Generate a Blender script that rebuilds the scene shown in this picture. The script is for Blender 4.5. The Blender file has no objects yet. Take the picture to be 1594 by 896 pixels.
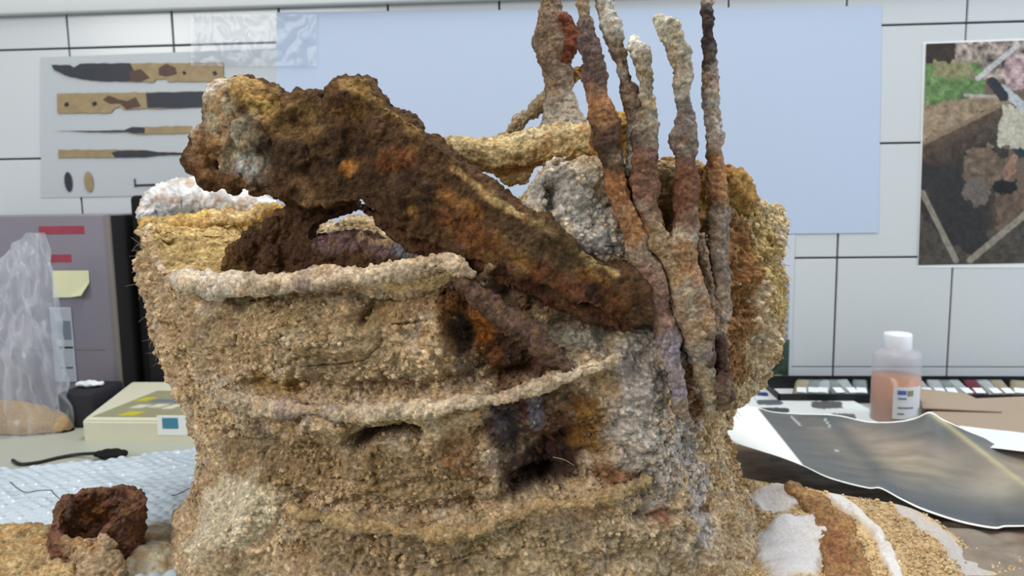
import bpy, bmesh, math, random
import numpy as np
from mathutils import Vector, Matrix, noise as mnoise

# ------------------------------------------------------------------ camera
F = 1150.0                    # focal length in pixels of the 1594 x 896 frame
PITCH, YAW, ROLL = 0.1171, -0.0668, -0.0135
CZ = 0.262                    # camera height over the worktop (worktop top is z = 0)
WALL = 1.0169                 # distance of the tiled wall
SC = bpy.context.scene
COL = SC.collection


def cam_axes():
    cy, sy = math.cos(YAW), math.sin(YAW)
    cp, sp = math.cos(PITCH), math.sin(PITCH)
    cr, sr = math.cos(ROLL), math.sin(ROLL)
    f = np.array([sy*cp, cy*cp, -sp])
    r0 = np.array([cy, -sy, 0.0])
    u0 = np.cross(r0, f)
    return cr*r0+sr*u0, -sr*r0+cr*u0, f


RI, UP, FW = cam_axes()
cd = bpy.data.cameras.new('camera')
cam = bpy.data.objects.new('camera', cd)
COL.objects.link(cam)
cam.matrix_world = Matrix(((RI[0], UP[0], -FW[0], 0), (RI[1], UP[1], -FW[1], 0), (RI[2], UP[2], -FW[2], CZ), (0, 0, 0, 1)))
cd.sensor_width = 36
cd.lens = F/1594*36
cd.clip_start = 0.02
cd.dof.use_dof = True
cd.dof.focus_distance = 0.43
cd.dof.aperture_fstop = 14
SC.camera = cam

# ------------------------------------------------------------------ world and light
SC.view_settings.view_transform = 'Standard'
SC.view_settings.look = 'None'
SC.view_settings.gamma = 1
SC.view_settings.use_curve_mapping = False
SC.view_settings.exposure = 0.0
w = bpy.data.worlds.new('room_light')
SC.world = w
w.use_nodes = True
w.node_tree.nodes['Background'].inputs[0].default_value = (0.80, 0.88, 1.0, 1)
w.node_tree.nodes['Background'].inputs[1].default_value = 0.25


def area(name, loc, target, size, energy, color, size_y=None):
    l = bpy.data.lights.new(name, 'AREA')
    l.energy = energy
    l.color = color
    l.shape = 'RECTANGLE'
    l.size = size
    l.size_y = size_y or size
    o = bpy.data.objects.new(name, l)
    COL.objects.link(o)
    o.location = loc
    d = Vector(target)-Vector(loc)
    o.rotation_euler = d.to_track_quat('-Z', 'Y').to_euler()
    return o


area('ceiling_lamp', (0.05, 0.42, 1.65), (0, 0.42, 0), 1.3, 22, (1.0, 0.96, 0.90), 0.35)
area('window_right', (1.9, 0.25, 1.0), (0.1, 0.8, 0.05), 1.3, 27, (0.82, 0.91, 1.0))
area('fill_left', (-1.3, -1.0, 1.2), (-0.1, 0.6, 0.1), 1.0, 30, (1.0, 0.95, 0.90))  # added warm fill light from the front left, brightens the block


# ------------------------------------------------------------------ helpers
def lin(h):
    r = []
    for i in (16, 8, 0):
        c = ((h >> i) & 255)/255
        r.append(c/12.92 if c <= 0.04045 else ((c+0.055)/1.055)**2.4)
    return np.array(r)


def at(px, py, Y):
    d = FW+RI*((px-797)/F)-UP*((py-448)/F)
    p = d*(Y/d[1])
    return np.array([p[0], Y, p[2]+CZ])


def wallp(px, py, off=0.0):
    p = at(px, py, WALL)
    p[1] -= off
    return p


def tablep(px, py, z=0.0):
    d = FW+RI*((px-797)/F)-UP*((py-448)/F)
    t = (z-CZ)/d[2]
    return np.array([d[0]*t, d[1]*t, z])


def project(P):
    q = P-np.array([0, 0, CZ])
    dz = q@FW
    return 797+F*(q@RI)/dz, 448-F*(q@UP)/dz


def hsh(ix, iy, iz, s):
    M = np.uint32
    h = ix.astype(M)*M(374761393)+iy.astype(M)*M(668265263)+iz.astype(M)*M(2147483647 & 1274126177)+M((s*974634777) & 0xffffffff)
    h = (h ^ (h >> M(13)))*M(1274126177)
    h = (h ^ (h >> M(16)))*M(2246822519)
    h = h ^ (h >> M(15))
    return h


def vn(P, sc, s=0):
    """value noise -1..1"""
    q = P*sc
    i = np.floor(q).astype(np.int64)
    f = q-i
    f = f*f*f*(f*(f*6-15)+10)
    i = i+100000
    o = 0
    for a in (0, 1):
        wa = f[:, 0] if a else 1-f[:, 0]
        for b in (0, 1):
            wb = f[:, 1] if b else 1-f[:, 1]
            for c in (0, 1):
                wc = f[:, 2] if c else 1-f[:, 2]
                o = o+wa*wb*wc*(hsh(i[:, 0]+a, i[:, 1]+b, i[:, 2]+c, s)/4294967295.0)
    return o*2-1


def fbm(P, sc, n=4, s=0, g=0.5):
    o = 0
    a = 1.0
    for k in range(n):
        o = o+a*vn(P+k*3.17, sc*2**k, s+k*7)
        a *= g
    return o


def worley(P, sc, s=0):
    q = P*sc
    i = np.floor(q).astype(np.int64)
    f = (q-i).astype(np.float32)
    i = i+100000
    best = np.full(len(P), 9.0, np.float32)
    for a in (-1, 0, 1):
        for b in (-1, 0, 1):
            for c in (-1, 0, 1):
                h = hsh(i[:, 0]+a, i[:, 1]+b, i[:, 2]+c, s)
                dx = a+(h & np.uint32(1023)).astype(np.float32)/1023-f[:, 0]
                dy = b+((h >> np.uint32(10)) & np.uint32(1023)).astype(np.float32)/1023-f[:, 1]
                dz = c+((h >> np.uint32(20)) & np.uint32(1023)).astype(np.float32)/1023-f[:, 2]
                np.minimum(best, dx*dx+dy*dy+dz*dz, out=best)
    return np.sqrt(best)


def sstep(a, b, x):
    t = np.clip((x-a)/(b-a), 0, 1)
    return t*t*(3-2*t)


def mesh_np(name, V, Fq, col=None, smooth=True):
    """mesh out of arrays; Fq (n,3) or (n,4) or list of faces"""
    me = bpy.data.meshes.new(name)
    if isinstance(Fq, np.ndarray):
        k = Fq.shape[1]
        me.vertices.add(len(V))
        me.vertices.foreach_set('co', np.asarray(V, np.float32).ravel())
        me.loops.add(Fq.size)
        me.loops.foreach_set('vertex_index', Fq.astype(np.int32).ravel())
        me.polygons.add(len(Fq))
        me.polygons.foreach_set('loop_start', np.arange(0, Fq.size, k, dtype=np.int32))
        me.polygons.foreach_set('loop_total', np.full(len(Fq), k, np.int32))
        me.update(calc_edges=True)
    else:
        me.from_pydata([tuple(v) for v in V], [], [tuple(f) for f in Fq])
    if smooth:
        me.polygons.foreach_set('use_smooth', np.ones(len(me.polygons), bool))
    if col is not None:
        paint(me, col)
    me.update()
    return me


def paint(me, col):
    a = me.color_attributes.get('Col') or me.color_attributes.new('Col', 'FLOAT_COLOR', 'POINT')
    c = np.ones((len(col), 4), np.float32)
    c[:, :3] = col
    a.data.foreach_set('color', c.ravel())


def link(name, me, mat=None, parent=None):
    o = bpy.data.objects.new(name, me)
    COL.objects.link(o)
    if me is not None and mat is not None and len(me.materials) == 0:
        me.materials.append(mat)
    if parent is not None:
        o.parent = parent
        o.matrix_parent_inverse = parent.matrix_basis.inverted()
    return o


def thing(name, label, cat, loc=(0, 0, 0), group=None):
    o = bpy.data.objects.new(name, None)
    COL.objects.link(o)
    o.location = loc
    o.empty_display_size = 0.02
    return tag(o, label, cat, group)


def tag(o, label=None, cat=None, group=None, kind=None):
    if label: o['label'] = label
    if cat: o['category'] = cat
    if group: o['group'] = group
    if kind: o['kind'] = kind
    return o


def co_of(me):
    a = np.empty(len(me.vertices)*3, np.float32)
    me.vertices.foreach_get('co', a)
    return a.reshape(-1, 3).astype(np.float64)


def nrm_of(me):
    a = np.empty(len(me.vertices)*3, np.float32)
    me.vertex_normals.foreach_get('vector', a)
    return a.reshape(-1, 3).astype(np.float64)


def set_co(me, V):
    me.vertices.foreach_set('co', np.asarray(V, np.float32).ravel())
    me.update()


def bm_mesh(name, bm, smooth=False):
    me = bpy.data.meshes.new(name)
    bm.to_mesh(me)
    bm.free()
    if smooth:
        me.polygons.foreach_set('use_smooth', np.ones(len(me.polygons), bool))
    return me


def box_bm(bm, x0, x1, y0, y1, z0, z1, bev=0.0, seg=2):
    r = bmesh.ops.create_cube(bm, size=1)
    for v in r['verts']:
        v.co = Vector(((x0+x1)/2+v.co.x*(x1-x0), (y0+y1)/2+v.co.y*(y1-y0), (z0+z1)/2+v.co.z*(z1-z0)))
    if bev:
        es = {e for v in r['verts'] for e in v.link_edges}
        bmesh.ops.bevel(bm, geom=list(es), offset=bev, segments=seg, affect='EDGES', profile=0.5)
    return bm


def catmull(pts, n):
    P = np.asarray(pts, float)
    P = np.vstack([2*P[0]-P[1], P, 2*P[-1]-P[-2]])
    m = len(P)-3
    t = np.linspace(0, m-1e-9, n)
    i = t.astype(int)
    u = (t-i)[:, None]
    p0, p1, p2, p3 = P[i], P[i+1], P[i+2], P[i+3]
    return 0.5*((2*p1)+(-p0+p2)*u+(2*p0-5*p1+4*p2-p3)*u**2+(-p0+3*p1-3*p2+p3)*u**3)


def tube_np(pts, rad, seg=24, step=0.0008, flat=1.0, n=None):
    """closed tube through 3-D points with a radius each -> V, quads"""
    pr = np.column_stack([np.asarray(pts, float), np.asarray(rad, float)])
    L = np.linalg.norm(np.diff(pr[:, :3], axis=0), axis=1).sum()
    n = n or max(4, int(L/step))
    C = catmull(pr, n)
    r = np.maximum(C[:, 3], 1e-5)
    C = C[:, :3]
    T = np.gradient(C, axis=0)
    T /= np.linalg.norm(T, axis=1)[:, None]+1e-12
    ref = np.array([0.0, 1.0, 0.0]) if abs(T[:, 1]).mean() < 0.8 else np.array([0.0, 0.0, 1.0])
    A = np.cross(T, ref)
    A /= np.linalg.norm(A, axis=1)[:, None]+1e-12
    B = np.cross(A, T)
    # rounded ends
    capn = 5
    rr = r.copy()
    a = np.linspace(0, 2*math.pi, seg, endpoint=False)
    rings = []
    def ring(c, Ax, Bx, r_):
        return c+np.outer(np.cos(a), Ax)*r_+np.outer(np.sin(a), Bx)*r_*flat
    for k in range(capn):
        ph = (k+0.3)/capn*math.pi/2
        rings.append(ring(C[0]-T[0]*r[0]*math.cos(ph), A[0], B[0], r[0]*math.sin(ph)))
    for k in range(n):
        rings.append(ring(C[k], A[k], B[k], rr[k]))
    for k in range(capn-1, -1, -1):
        ph = (k+0.3)/capn*math.pi/2
        rings.append(ring(C[-1]+T[-1]*r[-1]*math.cos(ph), A[-1], B[-1], r[-1]*math.sin(ph)))
    m = len(rings)
    V = np.vstack(rings)
    i = np.arange(m-1)[:, None]*seg
    j = np.arange(seg)[None, :]
    j2 = (j+1) % seg
    Q = np.stack([i+j, i+j2, i+seg+j2, i+seg+j], -1).reshape(-1, 4)
    ends = [list(range(seg-1, -1, -1)), list(range((m-1)*seg, m*seg))]
    return V, Q, ends, seg, m


def tube_mesh(name, pts, rad, seg=24, step=0.0008, flat=1.0, n=None):
    V, Q, ends, seg, m = tube_np(pts, rad, seg, step, flat, n)
    c0, c1 = V[:seg].mean(0), V[-seg:].mean(0)
    k = len(V)
    V = np.vstack([V, c0, c1])
    j = np.arange(seg)
    tri0 = np.stack([(j+1) % seg, j, np.full(seg, k), np.full(seg, k)], -1)
    tri1 = np.stack([(m-1)*seg+j, (m-1)*seg+(j+1) % seg, np.full(seg, k+1), np.full(seg, k+1)], -1)
    me = bpy.data.meshes.new(name)
    F3 = np.vstack([tri0[:, :3], tri1[:, :3]])
    me.vertices.add(len(V))
    me.vertices.foreach_set('co', np.asarray(V, np.float32).ravel())
    loops = np.concatenate([Q.ravel(), F3.ravel()]).astype(np.int32)
    me.loops.add(len(loops))
    me.loops.foreach_set('vertex_index', loops)
    nq, nt = len(Q), len(F3)
    me.polygons.add(nq+nt)
    ls = np.concatenate([np.arange(nq)*4, nq*4+np.arange(nt)*3]).astype(np.int32)
    me.polygons.foreach_set('loop_start', ls)
    me.polygons.foreach_set('loop_total', np.concatenate([np.full(nq, 4), np.full(nt, 3)]).astype(np.int32))
    me.update(calc_edges=True)
    me.polygons.foreach_set('use_smooth', np.ones(nq+nt, bool))
    return me


class Vol:
    """union of closed shapes turned into one skin by voxel remeshing"""
    def __init__(s):
        s.bm = bmesh.new()

    def ball(s, c, r, sc=(1, 1, 1)):
        m = Matrix.Translation(Vector(c)) @ Matrix.Diagonal((sc[0], sc[1], sc[2], 1))
        bmesh.ops.create_icosphere(s.bm, subdivisions=3, radius=r, matrix=m)

    def tube(s, pts, rad, seg=16, flat=1.0):
        V, Q, ends, sg, m = tube_np(pts, rad, seg, 0.003, flat)
        vs = [s.bm.verts.new(v) for v in V]
        for q in Q:
            s.bm.faces.new([vs[i] for i in q])
        for e in ends:
            s.bm.faces.new([vs[i] for i in e])

    def plate(s, front, back):
        n = len(front)
        f = [s.bm.verts.new(v) for v in front]
        b = [s.bm.verts.new(v) for v in back]
        s.bm.faces.new(f)
        s.bm.faces.new(list(reversed(b)))
        for i in range(n):
            j = (i+1) % n
            s.bm.faces.new([f[j], f[i], b[i], b[j]])

    def skin(s, name, voxel=0.001, it=3):
        bmesh.ops.triangulate(s.bm, faces=s.bm.faces[:])
        bmesh.ops.recalc_face_normals(s.bm, faces=s.bm.faces[:])
        me = bpy.data.meshes.new('tmp')
        s.bm.to_mesh(me)
        s.bm.free()
        o = bpy.data.objects.new('tmp', me)
        COL.objects.link(o)
        m = o.modifiers.new('r', 'REMESH')
        m.mode = 'VOXEL'
        m.voxel_size = voxel
        m.use_smooth_shade = True
        if it:
            sm = o.modifiers.new('s', 'SMOOTH')
            sm.factor = 0.6
            sm.iterations = it
        dg = bpy.context.evaluated_depsgraph_get()
        dg.update()
        out = bpy.data.meshes.new_from_object(o.evaluated_get(dg))
        out.name = name
        bpy.data.objects.remove(o)
        bpy.data.meshes.remove(me)
        out.materials.clear()
        out.polygons.foreach_set('use_smooth', np.ones(len(out.polygons), bool))
        return out


# ------------------------------------------------------------------ materials
def new_mat(name):
    m = bpy.data.materials.new(name)
    m.use_nodes = True
    nt = m.node_tree
    return m, nt, nt.nodes['Principled BSDF']


def plain(name, hexcol, rough=0.5, spec=0.5, metal=0.0, var=0.06, scale=30.0, bump=0.0, bscale=200.0, alpha=1.0, trans=0.0):
    m, nt, b = new_mat(name)
    c = lin(hexcol)
    tc = nt.nodes.new('ShaderNodeTexCoord')
    no = nt.nodes.new('ShaderNodeTexNoise')
    no.inputs['Scale'].default_value = scale
    no.inputs['Detail'].default_value = 5
    nt.links.new(tc.outputs['Object'], no.inputs['Vector'])
    mx = nt.nodes.new('ShaderNodeMix')
    mx.data_type = 'RGBA'
    mx.inputs[6].default_value = (*(c*(1-var)), 1)
    mx.inputs[7].default_value = (*np.minimum(c*(1+var), 1), 1)
    nt.links.new(no.outputs['Fac'], mx.inputs[0])
    nt.links.new(mx.outputs[2], b.inputs['Base Color'])
    b.inputs['Roughness'].default_value = rough
    b.inputs['Specular IOR Level'].default_value = spec
    b.inputs['Metallic'].default_value = metal
    b.inputs['Alpha'].default_value = alpha
    b.inputs['Transmission Weight'].default_value = trans
    if bump:
        n2 = nt.nodes.new('ShaderNodeTexNoise')
        n2.inputs['Scale'].default_value = bscale
        n2.inputs['Detail'].default_value = 6
        nt.links.new(tc.outputs['Object'], n2.inputs['Vector'])
        bp = nt.nodes.new('ShaderNodeBump')
        bp.inputs['Strength'].default_value = bump
        bp.inputs['Distance'].default_value = 0.001
        nt.links.new(n2.outputs['Fac'], bp.inputs['Height'])
        nt.links.new(bp.outputs['Normal'], b.inputs['Normal'])
    return m


def crust(name, fine=1100.0, var=0.5, bump=0.7, rough=0.92, dist=0.0012, spec=0.2, grain=True):
    """colour of the thing from its painted attribute, broken up by fine grains and relief"""
    m, nt, b = new_mat(name)
    N, L = nt.nodes, nt.links
    at_ = N.new('ShaderNodeAttribute')
    at_.attribute_name = 'Col'
    tc = N.new('ShaderNodeTexCoord')
    n1 = N.new('ShaderNodeTexNoise')
    n1.inputs['Scale'].default_value = fine*0.45
    n1.inputs['Detail'].default_value = 5
    n1.inputs['Roughness'].default_value = 0.7
    L.new(tc.outputs['Object'], n1.inputs['Vector'])
    vo = N.new('ShaderNodeTexVoronoi')
    vo.inputs['Scale'].default_value = fine*0.5
    L.new(tc.outputs['Object'], vo.inputs['Vector'])
    mr = N.new('ShaderNodeMapRange')
    mr.inputs['From Min'].default_value = 0.3
    mr.inputs['From Max'].default_value = 0.7
    mr.inputs['To Min'].default_value = 1-var
    mr.inputs['To Max'].default_value = 1+var
    L.new(n1.outputs['Fac'], mr.inputs['Value'])
    sc = N.new('ShaderNodeVectorMath')
    sc.operation = 'SCALE'
    L.new(at_.outputs['Color'], sc.inputs[0])
    L.new(mr.outputs['Result'], sc.inputs['Scale'])
    last = sc.outputs[0]
    if grain:
        # single pale and dark mineral grains
        sp = N.new('ShaderNodeSeparateColor')
        L.new(vo.outputs['Color'], sp.inputs[0])
        m2 = N.new('ShaderNodeMapRange')
        m2.inputs['To Min'].default_value = 0.74
        m2.inputs['To Max'].default_value = 1.3
        L.new(sp.outputs[0], m2.inputs['Value'])
        s2 = N.new('ShaderNodeVectorMath')
        s2.operation = 'SCALE'
        L.new(last, s2.inputs[0])
        L.new(m2.outputs['Result'], s2.inputs['Scale'])
        last = s2.outputs[0]
    L.new(last, b.inputs['Base Color'])
    b.inputs['Roughness'].default_value = rough
    b.inputs['Specular IOR Level'].default_value = spec
    ad = N.new('ShaderNodeMath')
    ad.operation = 'SUBTRACT'
    L.new(n1.outputs['Fac'], ad.inputs[0])
    L.new(vo.outputs['Distance'], ad.inputs[1])
    bp = N.new('ShaderNodeBump')
    bp.inputs['Strength'].default_value = bump
    bp.inputs['Distance'].default_value = dist
    L.new(ad.outputs[0], bp.inputs['Height'])
    L.new(bp.outputs['Normal'], b.inputs['Normal'])
    return m


def print_mat(name, rough=0.6, spec=0.3):
    m, nt, b = new_mat(name)
    a = nt.nodes.new('ShaderNodeAttribute')
    a.attribute_name = 'Col'
    nt.links.new(a.outputs['Color'], b.inputs['Base Color'])
    b.inputs['Roughness'].default_value = rough
    b.inputs['Specular IOR Level'].default_value = spec
    return m


def film(name, tint, clear=0.75, rough=0.12, bump=0.0):
    """thin clear plastic: mostly see-through with glossy highlights"""
    m, nt, b = new_mat(name)
    N, L = nt.nodes, nt.links
    tr = N.new('ShaderNodeBsdfTransparent')
    tr.inputs[0].default_value = (0.96, 0.97, 0.98, 1)
    b.inputs['Base Color'].default_value = (*lin(tint), 1)
    b.inputs['Roughness'].default_value = rough
    b.inputs['Specular IOR Level'].default_value = 0.8
    mx = N.new('ShaderNodeMixShader')
    lw = N.new('ShaderNodeLayerWeight')
    lw.inputs['Blend'].default_value = 0.35
    mr = N.new('ShaderNodeMapRange')
    mr.inputs['To Min'].default_value = clear
    mr.inputs['To Max'].default_value = clear*0.35
    L.new(lw.outputs['Facing'], mr.inputs['Value'])
    L.new(mr.outputs['Result'], mx.inputs[0])
    L.new(b.outputs[0], mx.inputs[1])
    L.new(tr.outputs[0], mx.inputs[2])
    L.new(mx.outputs[0], N['Material Output'].inputs['Surface'])
    if bump:
        tc = N.new('ShaderNodeTexCoord')
        n2 = N.new('ShaderNodeTexNoise')
        n2.inputs['Scale'].default_value = 60
        n2.inputs['Distortion'].default_value = 2
        L.new(tc.outputs['Object'], n2.inputs['Vector'])
        bp = N.new('ShaderNodeBump')
        bp.inputs['Strength'].default_value = bump
        bp.inputs['Distance'].default_value = 0.004
        L.new(n2.outputs['Fac'], bp.inputs['Height'])
        L.new(bp.outputs['Normal'], b.inputs['Normal'])
    return m


M = {}
M['tile'] = plain('glazed_tile', 0xC3CACF, 0.22, 0.5, var=0.02, scale=6)
M['grout'] = plain('dark_grout', 0x4A4B4E, 0.9, 0.1, var=0.2, scale=90)
M['trim'] = plain('shelf_paint', 0xC6CCD0, 0.5, 0.4, var=0.03)
M['paper_blue'] = plain('bluish_paper', 0xB0C0D8, 0.65, 0.25, var=0.012, scale=4)
M['paper'] = plain('white_paper', 0xDCE1E3, 0.7, 0.2, var=0.02, scale=10)
M['poster_paper'] = plain('grey_poster_paper', 0xB0B8BE, 0.45, 0.3, var=0.015, scale=8)
M['print'] = print_mat('photo_print')
M['ink_bone'] = plain('printed_bone_colour', 0x91805F, 0.5, 0.3, var=0.35, scale=120)
M['ink_blade'] = plain('printed_blade_colour', 0x2B303B, 0.5, 0.3, var=0.25, scale=90)
M['ink_rust'] = plain('printed_rust_colour', 0x4F3A30, 0.5, 0.3, var=0.35, scale=150)
M['ink_black'] = plain('printed_black', 0x1B1E22, 0.5, 0.3, var=0.2, scale=100)
M['top'] = plain('worktop_laminate', 0xA8ADA0, 0.45, 0.4, var=0.06, scale=20)
M['crust'] = crust('soil_crust', 950, .48, .65)
M['rust'] = crust('rusted_iron', 900, 0.55, 0.8, 0.85, spec=0.25)
M['plaster'] = crust('plaster_crust', 900, 0.14, 0.35, 0.8, grain=False)
M['smooth'] = crust('smooth_plaster', 300, 0.08, 0.2, 0.55, grain=False)


# ------------------------------------------------------------------ setting: wall, shelf edge, worktop
T = 0.15
TX0, TZ0 = -0.6799, 0.2186+CZ
wall = link('wall_back', bm_mesh('wall_back', box_bm(bmesh.new(), -1.88, 1.72, WALL+0.0015, WALL+0.12, -0.1, 1.1)), M['grout'])
tag(wall, kind='structure')
tb = bmesh.new()
box_bm(tb, 0.0013, T-0.0013, 0, 0.004, 0.0013, T-0.0013, 0.0008, 2)
tile_me = bm_mesh('tile', tb)
tile_me.materials.append(M['tile'])
rt = random.Random(4)
for r in range(-4, 2):
    for c in range(-8, 16):
        z0 = TZ0+r*T
        if z0 < -0.14:
            continue
        t = link('tile', tile_me, None, wall)
        t.location = (TX0+c*T, WALL-0.0018+rt.uniform(0, 0.0004), z0)
        t.rotation_euler = (rt.uniform(-.002, .002), 0, rt.uniform(-.002, .002))
        if z0 < 0:
            t.location.z = 0.0005
            t.scale.z = (z0+T)/T
        if r == 1:
            pass
s = bmesh.new()
box_bm(s, -1.88, 1.72, WALL-0.014, WALL-0.002, TZ0+0.0445, TZ0+0.085, 0.003, 3)
tag(link('trim_1', bm_mesh('trim_1', s, True), M['trim']), kind='structure')

b = bmesh.new()
box_bm(b, -1.88, 1.72, -0.05, WALL-0.003, -0.04, 0, 0.003, 2)
wt = tag(link('worktop', bm_mesh('worktop', b), M['top']), 'pale grey-green laminate worktop running along the tiled wall', 'worktop')


# ------------------------------------------------------------------ sheets on the wall
def wall_sheet(name, quad, off, mat, n=(24, 24), wav=0.0, colfn=None, parent=None, thick=0.0004, seed=0):
    """quad of pixel corners (tl, tr, br, bl) on the wall -> thin sheet with own thickness"""
    q = [wallp(*p) for p in quad]
    nu, nv = n
    u = np.linspace(0, 1, nu+1)[None, :, None]
    v = np.linspace(0, 1, nv+1)[:, None, None]
    P = (q[0]*(1-u)+q[1]*u)*(1-v)+(q[3]*(1-u)+q[2]*u)*v
    P = P.reshape(-1, 3)
    P[:, 1] = WALL-0.0022-off
    if wav:
        P[:, 1] -= wav*(0.5+0.5*vn(P, 9, seed))
    k = len(P)
    B = P.copy()
    B[:, 1] += thick
    i = np.arange(nv)[:, None]*(nu+1)
    j = np.arange(nu)[None, :]
    f = np.stack([i+j, i+nu+1+j, i+nu+2+j, i+j+1], -1).reshape(-1, 4)
    g = f[:, ::-1]+k
    ring = list(range(nu+1))+[(r+1)*(nu+1)+nu for r in range(nv)]+[nv*(nu+1)+c for c in range(nu-1, -1, -1)]+[r*(nu+1) for r in range(nv-1, 0, -1)]
    rg = np.array(ring)
    rn = np.roll(rg, -1)
    m_ = len(rg)
    a_ = np.arange(m_)
    b_ = (a_+1) % m_
    e = np.stack([a_, b_, b_+m_, a_+m_], -1)+2*k      # own corners, so the rim stays crisp
    V = np.vstack([P, B, P[rg], B[rg]])
    col = None
    if colfn is not None:
        px, py = project(P)
        c = colfn(px, py, P)
        col = np.vstack([c, c, c[rg], c[rg]])
    return link(name, mesh_np(name, V, np.vstack([f, g, e]), col), mat, parent)


def wall_poly(name, pts, off, mat, parent):
    """flat printed shape given by its pixel outline"""
    bm = bmesh.new()
    vs = []
    for p in pts:
        q = wallp(*p)
        vs.append(bm.verts.new((q[0], WALL-0.0022-off, q[2])))
    bm.faces.new(vs)
    bmesh.ops.triangulate(bm, faces=bm.faces[:])
    return link(name, bm_mesh(name, bm), mat, parent)


sh = wall_sheet('blank_sheet', [(432, 20), (1371, 10), (1366, 362), (428, 372)], 0.0006, M['paper_blue'], (40, 20), 0.0004)
tag(sh, 'large blank pale-blue paper sheet taped flat to the tiled wall', 'paper')

kp = wall_sheet('knife_poster', [(65, 90), (432, 76), (430, 300), (66, 308)], 0.0004, M['poster_paper'], (20, 14), 0.0003)
tag(kp, 'grey poster printed with four old knives on the wall at left', 'poster')
rk = random.Random(8)


def jag(pts, amp=0.8, step=7):
    out = []
    for a, b in zip(pts, pts[1:]+pts[:1]):
        n = max(1, int(math.dist(a, b)/step))
        for k in range(n):
            t = k/n
            out.append((a[0]+(b[0]-a[0])*t+(rk.uniform(-amp, amp) if k else 0), a[1]+(b[1]-a[1])*t+(rk.uniform(-amp, amp) if k else 0)))
    return out


KN = 0.0022
def knife(name, parts, label):
    o = wall_poly(name, jag(parts[0][0]), KN, parts[0][1], kp)
    o['label'] = label
    for i, (p, m, nm) in enumerate(parts[1:]):
        wall_poly(nm, jag(p, 0.6), KN+0.0001*(i+1), m, o)
knife('printed_knife', [([(83, 102), (112, 102), (118, 106), (128, 100), (350, 98), (350, 128), (264, 128), (262, 123), (246, 124), (242, 129), (205, 128), (165, 127), (130, 124), (105, 118), (88, 110)], M['ink_bone']),
      ([(83, 102), (112, 102), (118, 106), (128, 100), (205, 99), (212, 112), (206, 127), (165, 127), (130, 124), (105, 118), (88, 110)], M['ink_blade'], 'printed_blade'),
      ([(250, 106), (262, 100), (276, 106), (278, 116), (262, 120), (250, 118)], M['ink_rust'], 'printed_rust_spot'),
      ([(204, 112), (222, 108), (236, 122), (222, 128), (206, 127)], M['ink_rust'], 'printed_rust_spot'),
      ([(286, 113), (290, 111), (293, 115), (289, 118)], M['ink_black'], 'printed_rivet'),
      ([(333, 113), (338, 111), (341, 116), (336, 119)], M['ink_black'], 'printed_rivet')], 'top printed knife, dark blade pointing left')
knife('printed_knife', [([(92, 146), (320, 143), (322, 167), (270, 169), (195, 171), (190, 166), (180, 170), (176, 176), (93, 177)], M['ink_bone']),
      ([(230, 145), (320, 143), (322, 167), (270, 169), (232, 168)], M['ink_blade'], 'printed_blade'),
      ([(163, 156), (172, 149), (186, 155), (200, 158), (214, 152), (222, 166), (200, 171), (190, 162), (174, 162)], M['ink_rust'], 'printed_rust_spot'),
      ([(103, 162), (109, 159), (111, 165), (105, 167)], M['ink_black'], 'printed_rivet'),
      ([(146, 161), (152, 158), (155, 163), (149, 166)], M['ink_black'], 'printed_rivet')], 'second printed knife, handle at left')
knife('printed_knife', [([(85, 204), (150, 204), (196, 203), (210, 198), (300, 196), (300, 208), (215, 209), (200, 206), (150, 206)], M['ink_bone']),
      ([(85, 204), (150, 204), (196, 203), (208, 198), (228, 199), (228, 208), (213, 208), (200, 206), (150, 206)], M['ink_blade'], 'printed_blade')], 'third printed knife, thin blade seen edge-on')
knife('printed_knife', [([(94, 233), (175, 233), (230, 234), (250, 237), (300, 238), (300, 240), (250, 242), (226, 245), (176, 245), (94, 246)], M['ink_bone']),
      ([(176, 238), (186, 235), (230, 234), (250, 237), (300, 238), (300, 240), (250, 242), (226, 245), (182, 245)], M['ink_blade'], 'printed_blade')], 'fourth printed knife, yellow handle at left')
def oval(cx, cy, rx, ry, n=18, tilt=0.1):
    return [(cx+rx*math.cos(a)-tilt*ry*-math.sin(a), cy+ry*math.sin(a)) for a in [2*math.pi*i/n for i in range(n)]]
wall_poly('printed_oval', oval(109.5, 283, 6, 15.5), KN, M['ink_blade'], kp)
o = wall_poly('printed_oval', oval(141, 283, 7, 16), KN, M['ink_bone'], kp)
wall_poly('printed_scale_bar', [(213, 287), (275, 285), (275, 288), (213, 290)], KN, M['ink_black'], kp)
wall_poly('printed_scale_bar', [(211, 278), (213, 278), (214, 291), (212, 291)], KN, M['ink_black'], kp)

# clear pocket film with glints above the knife poster
bm = bmesh.new()
nu, nv = 70, 40
V = []
for j in range(nv+1):
    for i in range(nu+1):
        p = wallp(300+195*i/nu, 24+80*j/nv)
        n_ = mnoise.noise(Vector((p[0]*38, p[2]*38, 3)))+0.5*mnoise.noise(Vector((p[0]*95, p[2]*60, 9)))
        V.append((p[0], WALL-0.0052-0.004*abs(n_), p[2]))
i = np.arange(nv)[:, None]*(nu+1)
j = np.arange(nu)[None, :]
Qf = np.stack([i+j, i+nu+1+j, i+nu+2+j, i+j+1], -1).reshape(-1, 4)
bm.free()
M['film'] = film('clear_film', 0xDDE6F0, 0.86, 0.08)
tag(link('plastic_pocket', mesh_np('plastic_pocket', np.array(V), Qf), M['film']), 'crinkled clear plastic pocket overlapping the top left of the blank blue sheet', 'plastic film')


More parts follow.
